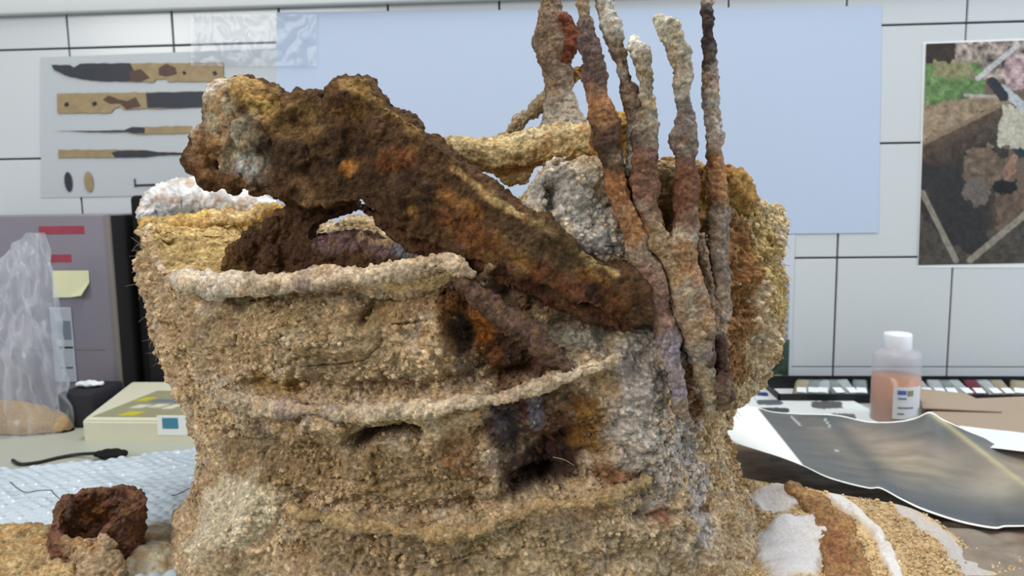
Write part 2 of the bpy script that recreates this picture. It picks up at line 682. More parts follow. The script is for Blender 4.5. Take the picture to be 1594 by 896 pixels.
# the excavation photograph at the right
def pit_colors(px, py, P):
    n1 = fbm(P, 60, 3, 5)
    n2 = fbm(P, 160, 3, 9)
    wx = px+n1*6
    wy = py+n2*5
    c = np.tile(lin(0x6E5B49), (len(px), 1))
    def put(mask, h, var=0.35):
        k = np.asarray(mask, float)[:, None]
        c[:] = c*(1-k)+k*lin(h)*(1+var*n2[:, None])
    put(wy < 105, 0x3B2F2A)
    put((wy < 125) & (wx > 1485), 0xA08F84, 0.8)
    put((wy > 98) & (wy < 175) & (wx < 1530), 0x5F8A45, 0.4)
    put((wy > 96) & (wy < 122) & (wx > 1455) & (wx < 1512), 0x8C8B5A, 0.3)
    put((wy > 165-(wx-1440)*0.25) & (wy < 225-(wx-1440)*0.45) & (wy > 150), 0x9A8463)
    edge = 222-(wx-1440)*0.5
    put((wy > edge) & (wx < 1562), 0x5A4737)
    put((wy > edge+22) & (wx < 1556), 0x4C3D33)
    put((wy > edge+45) & (wx < 1560-(wy-250)*0.2), 0x39352F)
    put((wy > 255+(wx-1440)*.15) & (wx < 1500+(wy-250)*.3) & (wy < 395) & (wx > 1440+(wy-300)*.4), 0x303032, 0.2)
    put(((wx-1532)**2/32**2+(wy-262)**2/36**2) < 1, 0x74604B)
    put(((wx-1520)**2/22**2+(wy-300)**2/20**2) < 1, 0x686059, 0.2)
    put((wx > 1556) & (wy > 165) & (wy < 230), 0xB9B7A0, 0.15)
    put((wx > 1552) & (wy > 300), 0x6B5443)
    put(wy > 400-np.abs(wx-1510)*0.9, 0x4A4640)
    def line(x0, y0, x1, y1, w_, h, var=0.15):
        d = ((px-x0)*(x1-x0)+(py-y0)*(y1-y0))/((x1-x0)**2+(y1-y0)**2)
        d = np.clip(d, 0, 1)
        q = np.hypot(px-x0-d*(x1-x0), py-y0-d*(y1-y0))
        put(q < w_, h, var)
    line(1436, 300, 1488, 405, 4.5, 0x8E877A)
    line(1510, 405, 1600, 330, 5, 0x8F8676)
    line(1440, 222, 1556, 165, 3, 0x8C755A)
    line(1522, 122, 1585, 70, 4, 0xB9BCC2)
    line(1502, 148, 1560, 151, 2.5, 0xA7A39B)
    put(((wx-1578)**2/22**2+(wy-115)**2/28**2) < 1, 0xB4959B, 0.5)
    line(1560, 138, 1600, 172, 7, 0xB3BEC6)
    line(1545, 128, 1562, 150, 8, 0x2A303A)
    put(((wx-1585)**2/13**2+(wy-240)**2/10**2) < 1, 0x1C3140)
    put(((wx-1565)**2/22**2+(wy-290)**2/9**2) < 1, 0x16191B)
    put(((wx-1572)**2/9**2+(wy-262)**2/18**2) < 1, 0x9A7058)
    g_ = c.mean(1, keepdims=True)
    c = (c*.72+g_*.28)*.82*(1+.22*fbm(P, 420, 2, 15)[:, None])
    return np.clip(c, 0.005, 1)


pp = wall_sheet('photograph_poster', [(1440, 69), (1640, 62), (1634, 408), (1428, 412)], 0.0006, M['print'], (150, 260), 0.0006, pit_colors)
tag(pp, 'glossy photograph of an excavation pit with grass, taped at the right of the wall', 'poster')
bm = bmesh.new()
o = wall_sheet('white_margin', [(1436, 66), (1646, 58), (1640, 416), (1427, 416)], 0.0001, M['paper'], (4, 4), 0, parent=pp)


def strat(px, py, P):
    n2 = fbm(P, 130, 3, 9)
    c = np.tile(lin(0xBEC7CE), (len(px), 1))
    inn = (px < 1228) & (py > 438)
    c[inn] = (lin(0x8D939B)*(1+0.25*np.sign(np.sin(py[inn]*0.55)))[:, None])
    m = (px < 1228) & (py > 528) & (py < 584)
    c[m] = lin(0x39493C)*(1+0.4*n2[m])[:, None]
    m = (px < 1229) & (py >= 584)
    c[m] = lin(0xB9C1AC)
    return np.clip(c, 0.01, 1)


sp_ = wall_sheet('picture_sheet', [(1080, 366), (1237, 365), (1230, 594), (1078, 598)], 0.0007, M['print'], (60, 120), 0.0004, strat)
tag(sp_, 'sheet with a striped grey and dark green picture half hidden behind the bucket', 'poster')


# ------------------------------------------------------------------ generic thin sheet on worktop from a grid of points
def grid_mesh(name, G, thick=0.0004, col=None, axis=2):
    nv, nu = G.shape[:2]
    P = G.reshape(-1, 3)
    k = len(P)
    B = P.copy()
    B[:, axis] -= thick
    i = np.arange(nv-1)[:, None]*nu
    j = np.arange(nu-1)[None, :]
    f = np.stack([i+j, i+j+1, i+nu+j+1, i+nu+j], -1).reshape(-1, 4)
    g = f[:, ::-1]+k
    ring = list(range(nu))+[r*nu+nu-1 for r in range(1, nv)]+[(nv-1)*nu+c for c in range(nu-2, -1, -1)]+[r*nu for r in range(nv-2, 0, -1)]
    rg = np.array(ring)
    rn = np.roll(rg, -1)
    m_ = len(rg)
    a_ = np.arange(m_)
    b_ = (a_+1) % m_
    e = np.stack([b_, a_, a_+m_, b_+m_], -1)+2*k
    if col is not None:
        col = np.vstack([col, col, col[rg], col[rg]])
    me = mesh_np(name, np.vstack([P, B, P[rg], B[rg]]), np.vstack([f, g, e]), col)
    return me


# ================================================================== THE BUCKET BLOCK
YC, BD = 0.56, 0.16
SIL = [(290, 226, 1205), (320, 222, 1222), (355, 216, 1224), (380, 213, 1224), (400, 212, 1224), (430, 216, 1224), (470, 226, 1222), (520, 240, 1210), (560, 248, 1196),
       (600, 266, 1180), (625, 285, 1160), (645, 300, 1142), (665, 312, 1132), (690, 318, 1136), (720, 312, 1148), (760, 298, 1166), (800, 276, 1172), (850, 264, 1172), (900, 258, 1185)]
_z, _l, _r = [], [], []
for y_, l_, r_ in SIL:
    a_, b_ = at(l_, y_, YC), at(r_, y_, YC)
    _z.append((a_[2]+b_[2])/2)
    _l.append(a_[0])
    _r.append(b_[0])
_z, _l, _r = map(np.array, (_z[::-1], _l[::-1], _r[::-1]))
KF = math.sqrt(1-(BD/YC)**2)
NE = 2.25


def prof(z):
    l = np.interp(z, _z, _l)
    r = np.interp(z, _z, _r)
    return (l+r)/2, (r-l)/2*KF


def surf(th, z):
    cx, a = prof(z)
    c, s_ = np.cos(th), np.sin(th)
    k = (np.abs(c)**NE+np.abs(s_)**NE)**(-1/NE)
    return np.stack([cx+a*c*k, YC-BD*s_*k, z], -1)


_th = np.linspace(-.3, math.pi+.3, 400)
_zz = np.linspace(0.0, CZ+.02, 260)
_yt = np.array([q[0] for q in SIL], float)
_lt = np.array([q[1] for q in SIL], float)
_rt = np.array([q[2] for q in SIL], float)
_zk = _z.copy()
for _it in range(7):
    _g = np.vstack([surf(_th, np.full(400, zz_)) for zz_ in _zz])
    _px, _py = project(_g)
    _px, _py = _px.reshape(260, 400), _py.reshape(260, 400)
    _il, _ir = _px.argmin(1), _px.argmax(1)
    k_ = np.arange(260)
    # every height's outermost points against the wanted outline at the same picture row
    el = np.interp(_py[k_, _il], _yt, _lt)-_px[k_, _il]
    er = np.interp(_py[k_, _ir], _yt, _rt)-_px[k_, _ir]
    _l = _l+.8*np.interp(_z, _zz, el)*.5/F
    _r = _r+.8*np.interp(_z, _zz, er)*.5/F


def hit(px, py, out=0.0):
    """where the pixel's ray meets the smooth block surface"""
    lo, hi = 0.30, YC
    def f(Y):
        p = at(px, py, Y)
        cx, a = prof(p[2])
        return (abs(p[0]-cx)/a)**NE+(abs(Y-YC)/BD)**NE-1
    if f(hi) > 0:
        return at(px, py, YC)
    for _ in range(40):
        m = (lo+hi)/2
        if f(m) > 0:
            lo = m
        else:
            hi = m
    return at(px, py, hi-out)


# rim height over the angle (degrees; 90 is towards the camera, 0 right, 180 left)
RIM = [(-60, -.012), (-30, -.006), (0, -.004), (18, -.002), (30, .003), (38, .012), (45, .022), (56, .022), (62, .026), (70, .027), (73, .022), (75, .0), (77, -.012), (80, -.03), (84, -.041), (95, -.043), (125, -.044), (135, -.043),
       (141, -.03), (148, -.016), (165, -.014), (185, -.006), (215, -.004), (235, -.02), (260, -.018), (300, -.012)]


def rim(deg):
    a = np.array([r[0] for r in RIM])
    h = np.array([r[1] for r in RIM])
    return np.interp((deg+60) % 360-60, np.append(a, 300), np.append(h, h[0]))+CZ


# relief written on the block: (pixel points, radius px, height m)
REL = [
    ([(300, 462), (500, 466), (680, 442)], 17, -.0065),          # groove below top hoop
    ([(300, 520), (480, 530), (640, 520)], 45, .006),
    ([(400, 602), (560, 616), (700, 605), (800, 590)], 16, -.008),
    ([(560, 500), (600, 470)], 14, -.004),
    ([(330, 625), (500, 652), (700, 640), (830, 610), (930, 575)], 14, .004),
    ([(545, 694), (560, 686), (600, 680), (622, 672), (645, 676)], 9, -.024),
    ([(560, 500), (575, 470)], 9, -.010),
    ([(640, 560), (700, 500)], 20, .004),
    ([(420, 720), (520, 730)], 14, -.007),
    ([(400, 700), (520, 705), (560, 700)], 22, -.006),
    ([(640, 700), (740, 700)], 30, -.003),
    ([(470, 778), (640, 798), (740, 798), (900, 762)], 17, -.010),
    ([(340, 800), (390, 790)], 55, .009),
    ([(300, 860), (400, 860)], 40, .006),
    ([(820, 700), (850, 735), (880, 700)], 50, -.020),
    ([(780, 770), (860, 765)], 18, -.010),
    ([(760, 540), (820, 560)], 42, -.010),
    ([(720, 500), (730, 530)], 16, -.006),
    ([(930, 640), (960, 700)], 40, .005),
    ([(1000, 600), (1020, 700), (1050, 800)], 55, .006),
    ([(920, 500), (960, 540)], 40, -.004),
    ([(1005, 395), (1045, 480), (1070, 540), (1092, 590)], 6, -.016),
    ([(1096, 440), (1106, 510), (1112, 560)], 6, -.016),
    ([(1040, 340), (1045, 370)], 14, -.014),
    ([(1060, 610), (1070, 700)], 10, -.004),
    ([(1160, 350), (1190, 480), (1175, 560)], 40, .006),
    ([(1140, 640), (1160, 610)], 14, .006),
    ([(980, 810), (1040, 800), (1110, 790)], 9, -.007),
    ([(1120, 720), (1150, 800)], 22, .004),
    ([(930, 760), (990, 750)], 9, .003),
    ([(730, 870), (830, 850), (900, 880)], 34, -.003),
    ([(855, 300), (857, 320)], 9, -.012),
]
# own colours of the crust: (pixel points, radius px, colour, strength)
ZON = [
    ([(230, 400), (240, 470), (255, 560)], 60, 0x9C9384, .8),
    ([(290, 520), (400, 500), (560, 560)], 60, 0xA48E6C, .5),
    ([(350, 480), (560, 490)], 30, 0x9A8156, .5),
    ([(600, 470), (680, 460)], 32, 0x86693E, .7),
    ([(310, 600), (350, 612)], 24, 0xC4B6A0, .7),
    ([(400, 598), (450, 605)], 18, 0x9A7B3F, .8),
    ([(300, 640), (340, 680), (400, 680)], 34, 0x8A7C6C, .7),
    ([(360, 720), (470, 730), (560, 720)], 45, 0x8B7048, .6),
    ([(330, 800), (385, 785), (310, 830), (400, 800)], 50, 0xDBCEB2, .95),
    ([(290, 870), (380, 890)], 40, 0xAF9E7E, .7),
    ([(600, 740), (700, 760)], 50, 0x8E744E, .7),
    ([(700, 700), (740, 740)], 34, 0x7A5332, .7),
    ([(480, 850), (700, 870), (640, 850)], 40, 0x8C7454, .6),
    ([(760, 860), (860, 860)], 60, 0xA3906B, .6),
    ([(720, 490), (760, 520), (800, 565)], 54, 0x70441F, .95),
    ([(745, 500), (760, 530)], 20, 0x8F5722, .9),
    ([(800, 540), (850, 580)], 34, 0x4B352B, .9),
    ([(712, 505), (722, 540)], 14, 0x3A3129, .9),
    ([(720, 580), (735, 600)], 18, 0x938471, .8),
    ([(770, 660), (790, 690)], 26, 0x585354, .8),
    ([(830, 640), (835, 690)], 20, 0x77707A, .7),
    ([(790, 650), (860, 660), (870, 720), (900, 650)], 54, 0x5E382A, .9),
    ([(810, 755), (850, 735), (885, 745)], 38, 0x33211F, .9),
    ([(915, 630), (925, 690)], 26, 0x86602C, .8),
    ([(775, 640), (790, 680)], 24, 0x504B4E, .85),
    ([(835, 630), (840, 670)], 12, 0x85808C, .8),
    ([(930, 590), (960, 600)], 24, 0x907042, .7),
    ([(860, 300), (920, 330), (940, 370)], 62, 0xB3ADA4, .9),
    ([(890, 510), (930, 530)], 32, 0x8E9088, .7),
    ([(1000, 560), (1010, 640), (1020, 740)], 60, 0xAFA59C, .9),
    ([(950, 500), (1010, 480)], 26, 0x7C5138, .6),
    ([(1060, 640), (1090, 760), (1100, 830)], 34, 0xB9B2B0, .85),
    ([(940, 740), (990, 750)], 20, 0x7A4B2E, .8),
    ([(1030, 800)], 16, 0x8A4D2A, .7),
    ([(870, 830), (1000, 850), (1080, 870)], 34, 0x9A8A70, .6),
    ([(1140, 640), (1150, 720), (1170, 790)], 26, 0xA07C46, .9),
    ([(1075, 590), (1090, 640)], 20, 0x8E5C34, .8),
    ([(1180, 340), (1200, 420), (1190, 520)], 60, 0xB89C66, .9),
    ([(1130, 300), (1150, 420), (1150, 560), (1140, 620)], 32, 0x925F30, .85),
    ([(1200, 330), (1215, 350)], 22, 0xC2AE84, .9),
    ([(1120, 560), (1125, 620)], 18, 0x402519, .9),
    ([(970, 300), (1040, 300), (1080, 300)], 40, 0x96713C, .8),
    ([(1045, 350)], 22, 0x4B2D1A, .9),
    ([(700, 430), (800, 440), (900, 480)], 40, 0x5B3A20, .8),
]


def seg_dist(P, A, B):
    d = B-A
    t = np.clip(((P-A)@d)/(d@d+1e-12), 0, 1)
    return np.linalg.norm(P-A-t[:, None]*d, axis=1)


def poly_dist(P, pts):
    if len(pts) == 1:
        return np.linalg.norm(P-pts[0], axis=1)
    return np.min([seg_dist(P, a, b_) for a, b_ in zip(pts, pts[1:])], axis=0)


def zone(P, zones, base, warp=0.35, loc=hit, soft=0.55):
    c = np.array(base, float)
    n1 = fbm(P, 70, 3, 41)
    n2 = fbm(P, 170, 3, 47)
    for pts, rp, h, st in zones:
        q = [loc(*p) if len(p) == 2 else at(*p) for p in pts]
        r = rp*q[0][1]/F
        d = poly_dist(P, q)
        k = st*(1-sstep(1-soft, 1+soft*0.6, d/r+warp*n1+0.18*n2))
        c = c*(1-k[:, None])+lin(h)*k[:, None]
    return c


def build_body(parent):
    nf, nb = 880, 130
    th = np.concatenate([np.linspace(math.radians(-12), math.radians(196), nf, endpoint=False), np.linspace(math.radians(196), math.radians(348), nb, endpoint=False)])
    nt = len(th)
    R = rim(np.degrees(th))
    jitter = np.interp(np.arange(nt), np.linspace(0, nt, 120), np.random.RandomState(3).uniform(-.0025, .0025, 120))
    R = R+jitter
    nr1, nr2, nc = 40, 430, 110
    tt = np.concatenate([np.linspace(0, .045, nr1, endpoint=False), .045+(1-.045)*0+np.zeros(0)])
    rows = []
    for k in range(nr1):
        rows.append(surf(th, np.full(nt, .05*k/nr1)))
    for k in range(nr2):
        t = k/(nr2-1)
        z = .05+(R-.05)*t
        p = surf(th, z)
        # round the lip inwards
        inn = np.clip((t-.975)/.025, 0, 1)**2*.006
        cen = np.stack([prof(z)[0], np.full(nt, YC)], -1)
        d = p[:, :2]-cen
        p[:, :2] -= d/np.linalg.norm(d, axis=1)[:, None]*inn
        rows.append(p)
    top = rows[-1]
    cen = np.array([prof(CZ-.03)[0], YC, CZ-.026])
    for k in range(1, nc):
        t = 1-k/nc
        w_ = t**1.4
        p = cen+(top-cen)*t
        p[:, 2] = top[:, 2]*w_+cen[2]*(1-w_)-.004*np.sin(math.pi*t)
        rows.append(p)
    V = np.vstack(rows)
    m = len(rows)
    i = np.arange(m-1)[:, None]*nt
    j = np.arange(nt)[None, :]
    j2 = (j+1) % nt
    Q = np.stack([i+j, i+nt+j, i+nt+j2, i+j2], -1).reshape(-1, 4)
    me = mesh_np('soil_block', V, Q)
    N_ = nrm_of(me)
    if (N_[nt*200+nf//2][1]) > 0:
        N_ = -N_
    D = .0050*fbm(V, 20, 2, 1)+.0038*fbm(V*np.array([1, 1, 1.6]), 62, 4, 2)-.0035*np.abs(vn(V, 38, 3))
    for pts, rp, h in REL:
        q = [hit(*p) for p in pts]
        r = rp*q[0][1]/F
        d = poly_dist(V, q)/r
        near = d < 2.2
        dd = d[near]+.45*vn(V[near], 110, 77)+.45*vn(V[near], 45, 78)
        D[near] += h*np.exp(-np.clip(dd, 0, 9)**2*1.1)
    # crumbs and pores
    wl = worley(V, 230, 5)
    w2 = worley(V, 520, 8)
    rough = .45+.65*sstep(-.4, .5, fbm(V, 26, 2, 31))
    D += rough*(.0034*(.55-wl)*(1+.9*vn(V, 60, 66))+.0019*(.5-w2)*(1+.7*vn(V, 90, 67)))+.0006*vn(V, 700, 4)-.002
    pit = sstep(.25, .6, vn(V, 130, 63))*sstep(.0, .5, vn(V, 45, 64))
    D -= .0036*pit
    D -= .0030*sstep(.10, .0, np.abs(fbm(V*np.array([.7, .7, 1.3]), 34, 2, 68)))*sstep(-.1, .4, vn(V, 24, 69))
    low = np.clip(V[:, 2]/.02, .0, 1)
    D *= low
    V2 = V+N_*D[:, None]
    V2[:, 2] = np.maximum(V2[:, 2], .0005)
    set_co(me, V2)
    base = np.tile(lin(0xC6AC88), (len(V), 1))
    g = .5+.5*fbm(V, 35, 3, 91)[:, None]
    base = base*(.86+.28*g)
    k = sstep(.1, .6, fbm(V, 90, 2, 17))[:, None]*.55
    base = base*(1-k)+lin(0x9E7D56)*k
    k = sstep(.1, .7, fbm(V, 110, 2, 27))[:, None]*.5
    base = base*(1-k)+lin(0xC2B5A2)*k
    # yellow loam lying on top inside the rim
    c = zone(V, ZON, base)
    capi = np.zeros(len(V), bool)
    capi[(nr1+nr2)*nt:] = True
    yl = lin(0xC2A566)*(.75+.5*g)
    left = (sstep(-.02, -.12, V[:, 0])*capi)[:, None]
    c = c*(1-capi[:, None]*.9)+(lin(0xBCA67C)*(.8+.4*g))*capi[:, None]*.9
    c = c*(1-left*.6)+yl*left*.6
    # colour runs paler on the high grains, darker between them
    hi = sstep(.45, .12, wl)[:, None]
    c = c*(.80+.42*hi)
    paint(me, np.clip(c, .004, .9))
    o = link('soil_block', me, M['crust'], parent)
    o['label'] = 'thick tan soil crust holding the iron hoops'
    return o, V2, c, nt, (nr1, nr2, nc, nf)


bucket = thing('excavated_bucket', 'large soil-crusted bucket block with rusty hoops and upright iron rods', 'archaeological find', (-.03, YC, 0))
body, BV, BC, BNT, BN = build_body(bucket)


def crusted(name, me, parent, base, zones=(), mat='rust', d1=.0016, s1=110, d2=.0011, s2=380, loc=None, label=None, warp=.35, wl=.0014, ws=330, seed=0, mott=.55):
    V = co_of(me)
    N_ = nrm_of(me)
    D = d1*fbm(V, s1, 3, 11+seed)+.0006*vn(V, 700, 3)+d2*fbm(V, s2, 2, 19+seed)
    if wl:
        D += wl*(.5-worley(V, ws, 23+seed))
    g = fbm(V, 120, 3, 33+seed)[:, None]
    b_ = np.tile(lin(base), (len(V), 1))*(1+.28*g)
    c = zone(V, zones, b_, warp, loc or hit) if len(zones) else b_
    k = sstep(.05, .65, fbm(V, 150, 3, 57+seed))[:, None]*mott
    c = c*(1-k)+lin(0xA0794A)*k*np.clip(c.mean(1, keepdims=True)*6, .3, 1.1)
    Vn = V+N_*D[:, None]
    Vn[:, 2] = np.maximum(Vn[:, 2], .0008)
    set_co(me, Vn)
    paint(me, np.clip(c, .003, .95))
    o = link(name, me, M[mat], parent)
    if label:
        o['label'] = label
    return o


# ---- iron hoops round the front
def hoop(pts, rad, label, zones, base=0xBBA88E, out=.0045):
    P = [hit(*p, out=out) for p in pts]
    r = [1.12*x*q[1]/F for x, q in zip(rad, P)]
    me = tube_mesh('iron_hoop', P, r, 28, .0007)
    zones = [(a_, b_*1.3, c_, d_) for a_, b_, c_, d_ in zones]
    return crusted('iron_hoop', me, bucket, base, zones, 'crust', .0028, 70, .0010, 300, label=label, wl=.0014, ws=420, mott=.35)


hoop([(262, 428), (285, 436), (330, 441), (380, 443), (430, 442), (480, 436), (515, 430), (560, 430), (600, 424), (650, 418), (700, 410), (735, 425)], [8, 15, 16, 15, 16, 15, 18, 15, 14, 13, 15, 10],
     'pale crusted topmost hoop below the slanting slab',
     [([(280, 430), (360, 440)], 30, 0xD3C8BA, .8), ([(480, 430), (540, 440)], 22, 0x8A7672, .7), ([(640, 420), (700, 415)], 20, 0x9C8058, .6)])
hoop([(300, 590), (318, 602), (350, 617), (400, 631), (450, 637), (520, 641), (590, 642), (650, 636), (720, 628), (780, 618), (830, 602), (880, 582), (930, 568), (965, 556)], [9, 10, 11, 11, 10, 10, 9, 10, 10, 9, 10, 9, 9, 5],
     'middle hoop, longest of the three',
     [([(440, 640), (520, 645)], 16, 0x77646A, .7), ([(330, 605), (380, 620)], 16, 0xC9BCA8, .7), ([(680, 632), (700, 630)], 10, 0x6E5A56, .7), ([(760, 620), (900, 575)], 13, 0x9C7446, .6)])
hoop([(450, 790), (475, 800), (530, 812), (600, 822), (660, 830), (715, 829), (760, 818), (810, 800), (860, 786), (920, 776), (975, 762), (1005, 748)], [6, 9, 9, 9, 9, 10, 9, 9, 8, 8, 8, 5],
     'lowest hoop, partly sunk in soil',
     [([(480, 808), (560, 822)], 16, 0x6E6670, .7), ([(600, 825), (700, 835)], 12, 0x7C6C66, .5), ([(860, 785), (980, 765)], 14, 0x7F4E2E, .8)], 0x9C8560)

# ---- slanting bar let into the front, with the rusty plate under it
P = [hit(*p, out=.004) for p in [(722, 440), (745, 462), (780, 490), (820, 515), (850, 545), (878, 570)]]
me = tube_mesh('slanting_bar', P, [.005, .0065, .007, .007, .0065, .004], 24, .0007)
crusted('slanting_bar', me, bucket, 0x5A4438, [([(750, 455), (800, 485), (850, 530)], 9, 0x8E7A45, .7), ([(740, 465), (800, 505)], 12, 0x554A56, .6)], label='dark purplish bar slanting into the middle hoop')

# ---- the big iron slab lying across
SLAB = [(322, 150), (336, 128), (372, 122), (408, 132), (432, 148), (458, 143), (486, 148), (496, 166), (508, 160), (516, 136), (548, 118), (574, 130), (600, 162), (636, 184), (658, 212), (705, 245),
        (740, 272), (790, 312), (850, 348), (900, 378), (945, 408), (985, 424), (1004, 450), (1014, 486), (1000, 512), (968, 508), (905, 470), (850, 446), (800, 428), (745, 408), (700, 392), (640, 368),
        (600, 342), (560, 312), (520, 316), (470, 322), (430, 316), (400, 300), (380, 270), (350, 268), (328, 240)]


def slabY(px):
    return np.interp(px, [290, 560, 800, 1000], [.445, .425, .392, hit(1000, 480)[1]-.010])


def plate_pts(pts, yf, t, dz=.0, shrink=0):
    fr = [at(p[0], p[1], yf(p[0])) for p in pts]
    bk = [np.array([f[0], f[1]+t, f[2]+dz]) for f in fr]
    return fr, bk


v = Vol()
fr, bk = plate_pts(SLAB, slabY, .020, .004)
v.plate(fr, bk)
def sball(px, py, r, k=.45, sc=(1, 1, 1)):
    Y = slabY(px)
    Y = Y+r*Y/F*(1-k)
    v.ball(at(px, py, Y), r*Y/F, sc)
for a in [(356, 165, 38, .6), (350, 215, 34, .5), (390, 160, 34, .5), (405, 210, 40, .4), (320, 222, 27, .6), (314, 255, 25, .6), (328, 280, 24, .6), (362, 282, 26, .5), (400, 290, 24, .5), (445, 290, 34, .35), (458, 172, 26, .5), (470, 240, 50, .22),
          (548, 155, 34, .4), (595, 200, 36, .25), (530, 225, 50, .2), (548, 262, 17, .35), (650, 250, 34, .12), (640, 310, 44, .12), (720, 320, 50, .08), (800, 370, 50, .06), (900, 420, 44, .06)]:
    sball(*a)
me = v.skin('iron_slab', .0011, 3)
def sloc(px, py):
    return at(px, py, slabY(px)-.002)
SZ = [([(340, 145), (350, 200), (340, 230)], 42, 0xB3A385, .9), ([(332, 135)], 20, 0xC9C4C0, .95), ([(385, 140), (410, 160)], 32, 0xA88A50, .8), ([(380, 200), (400, 260)], 30, 0x8F8873, .8), ([(375, 255), (395, 265)], 20, 0xB7B9B4, .8),
      ([(460, 170), (480, 180)], 26, 0x7A6038, .7), ([(305, 205)], 14, 0xB59F86, .8), ([(330, 220), (320, 260)], 24, 0x7E5131, .8), ([(340, 285), (430, 295)], 24, 0x6A4A2C, .7),
      ([(450, 240), (560, 250), (640, 300)], 60, 0x3A2718, .85), ([(548, 262)], 13, 0x9A6528, .95), ([(540, 130), (600, 160), (650, 205)], 14, 0x8D7142, .8), ([(600, 250), (640, 240)], 18, 0x7A4826, .6), ([(430, 200), (500, 210)], 14, 0x7C6038, .6), ([(520, 180), (560, 170)], 16, 0x76542C, .6), ([(690, 300), (740, 330)], 14, 0x8A5E2C, .7), ([(640, 330)], 14, 0x86602E, .7), ([(780, 370), (830, 420)], 14, 0x8C5F2C, .7), ([(900, 420), (940, 440)], 12, 0x94692F, .7), ([(480, 300), (450, 270)], 14, 0x8A6848, .6),
      ([(700, 262), (780, 318), (860, 362), (960, 425)], 8, 0xB59A66, .9), ([(800, 360), (880, 400)], 34, 0x4C3A24, .8), ([(700, 340), (760, 390)], 30, 0x6E4220, .7), ([(840, 430), (960, 480)], 26, 0x5E351B, .8), ([(930, 460)], 22, 0x2E2119, .8), ([(470, 320), (560, 315)], 8, 0x8A6A4A, .6)]  # first, narrow tan line paints the slab's top edge as lit
crusted('iron_slab', me, bucket, 0x4C351F, SZ, 'rust', .0040, 52, .0016, 200, loc=sloc, label='broad dark rusty slab lying slantwise across the top, lumpy at its left end', wl=.0018, ws=260)

# under-plate of the slab
v = Vol()
UP_ = [(556, 318), (600, 335), (660, 352), (730, 382), (800, 410), (870, 436), (940, 470), (1000, 500), (985, 520), (930, 505), (860, 475), (790, 445), (730, 425), (690, 410), (640, 392), (600, 366)]
fr, bk = plate_pts(UP_, lambda x: slabY(x)+.006, .014)
v.plate(fr, bk)
me = v.skin('lower_plate', .0011, 3)
crusted('lower_plate', me, bucket, 0x4A2C1C, [([(600, 350), (680, 385)], 18, 0x6E4A30, .6), ([(850, 450), (960, 500)], 20, 0x7A4A22, .7)], 'rust', .0025, 70, .0013, 260, loc=sloc, label='reddish brown second layer below the slab')

# curved strap inside the mouth
v = Vol()
HK = [(346, 424), (356, 390), (390, 352), (440, 322), (490, 306), (548, 304), (552, 322), (512, 338), (484, 354), (480, 372), (520, 362), (560, 362), (610, 376), (668, 396), (695, 412), (640, 424), (560, 432), (460, 436)]
hY = lambda x: np.interp(x, [340, 700], [.462, .435])
fr, bk = plate_pts(HK, hY, .016)
v.plate(fr, bk)
for px, py, r in [(390, 390, 24), (430, 355, 24), (480, 330, 18), (430, 400, 24), (560, 385, 14)]:
    v.ball(at(px, py, hY(px)+.004), r*.45/F)
me = v.skin('curved_strap', .0011, 3)
hl = lambda px, py: at(px, py, hY(px))
crusted('curved_strap', me, bucket, 0x4A3322, [([(500, 375), (600, 385)], 18, 0x7A6262, .8), ([(560, 368), (640, 385)], 7, 0xA98F6C, .8), ([(400, 350), (440, 330)], 7, 0x8A6C48, .7), ([(620, 390), (680, 402)], 14, 0x7F828C, .9), ([(360, 400), (370, 415)], 18, 0x6F5433, .7)], 'rust', .0022, 80, .0013, 280, loc=hl, label='dark bent strap inside the mouth below the slab')

# cream loam heap behind the strap
v = Vol()
for px, py, r in [(520, 375, 34), (560, 368, 38), (600, 385, 32), (480, 395, 26), (640, 400, 22)]:
    v.ball(at(px, py, .50), r*.50/F, (1.2, 1.0, .9))
me = v.skin('loam_heap', .0012, 2)
crusted('loam_heap', me, bucket, 0xCBB793, (), 'crust', .002, 60, .0008, 300, label='cream loam lying in the mouth')

# bluish film of corrosion beside it
v = Vol()
fr, bk = plate_pts([(592, 340), (640, 362), (700, 396), (690, 408), (640, 400), (600, 372)], lambda x: .448, .005)
v.plate(fr, bk)
me = v.skin('grey_strip', .0009, 3)
crusted('grey_strip', me, bucket, 0x8A8C92, [([(620, 365), (680, 395)], 7, 0xB9A98C, .6)], 'rust', .0008, 90, .0004, 300, loc=lambda x, y: at(x, y, .448), label='smooth bluish grey strip under the slab')

# plastered white rim at the far left
P = [at(*p) for p in [(226, 332, .59), (250, 318, .60), (290, 308, .61), (335, 308, .61), (380, 316, .60), (420, 322, .59)]]
me = tube_mesh('plaster_rim', P, [x*.6/F for x in (12, 28, 29, 26, 20, 12)], 48, .0009)
crusted('plaster_rim', me, bucket, 0xD3D5D6, [([(258, 305, .585), (262, 325, .585)], 12, 0xA58F8C, .6), ([(300, 345, .59), (260, 352, .59)], 12, 0x9C7B4A, .6)], 'plaster', .0022, 60, .0011, 420, label='white plastered rim edge at far left')
P = [at(*p) for p in [(228, 352, .555), (245, 360, .55), (290, 352, .55), (330, 345, .555), (390, 335, .56), (440, 322, .565)]]
me = tube_mesh('rim_lining', P, [x*.56/F for x in (14, 20, 18, 14, 12, 8)], 32, .0009)
crusted('rim_lining', me, bucket, 0xB79B5F, [([(240, 365, .54)], 24, 0x8F7C5E, .7), ([(340, 338, .55), (400, 332, .55)], 14, 0xD6C295, .8)], 'crust', .003, 70, .0012, 300)

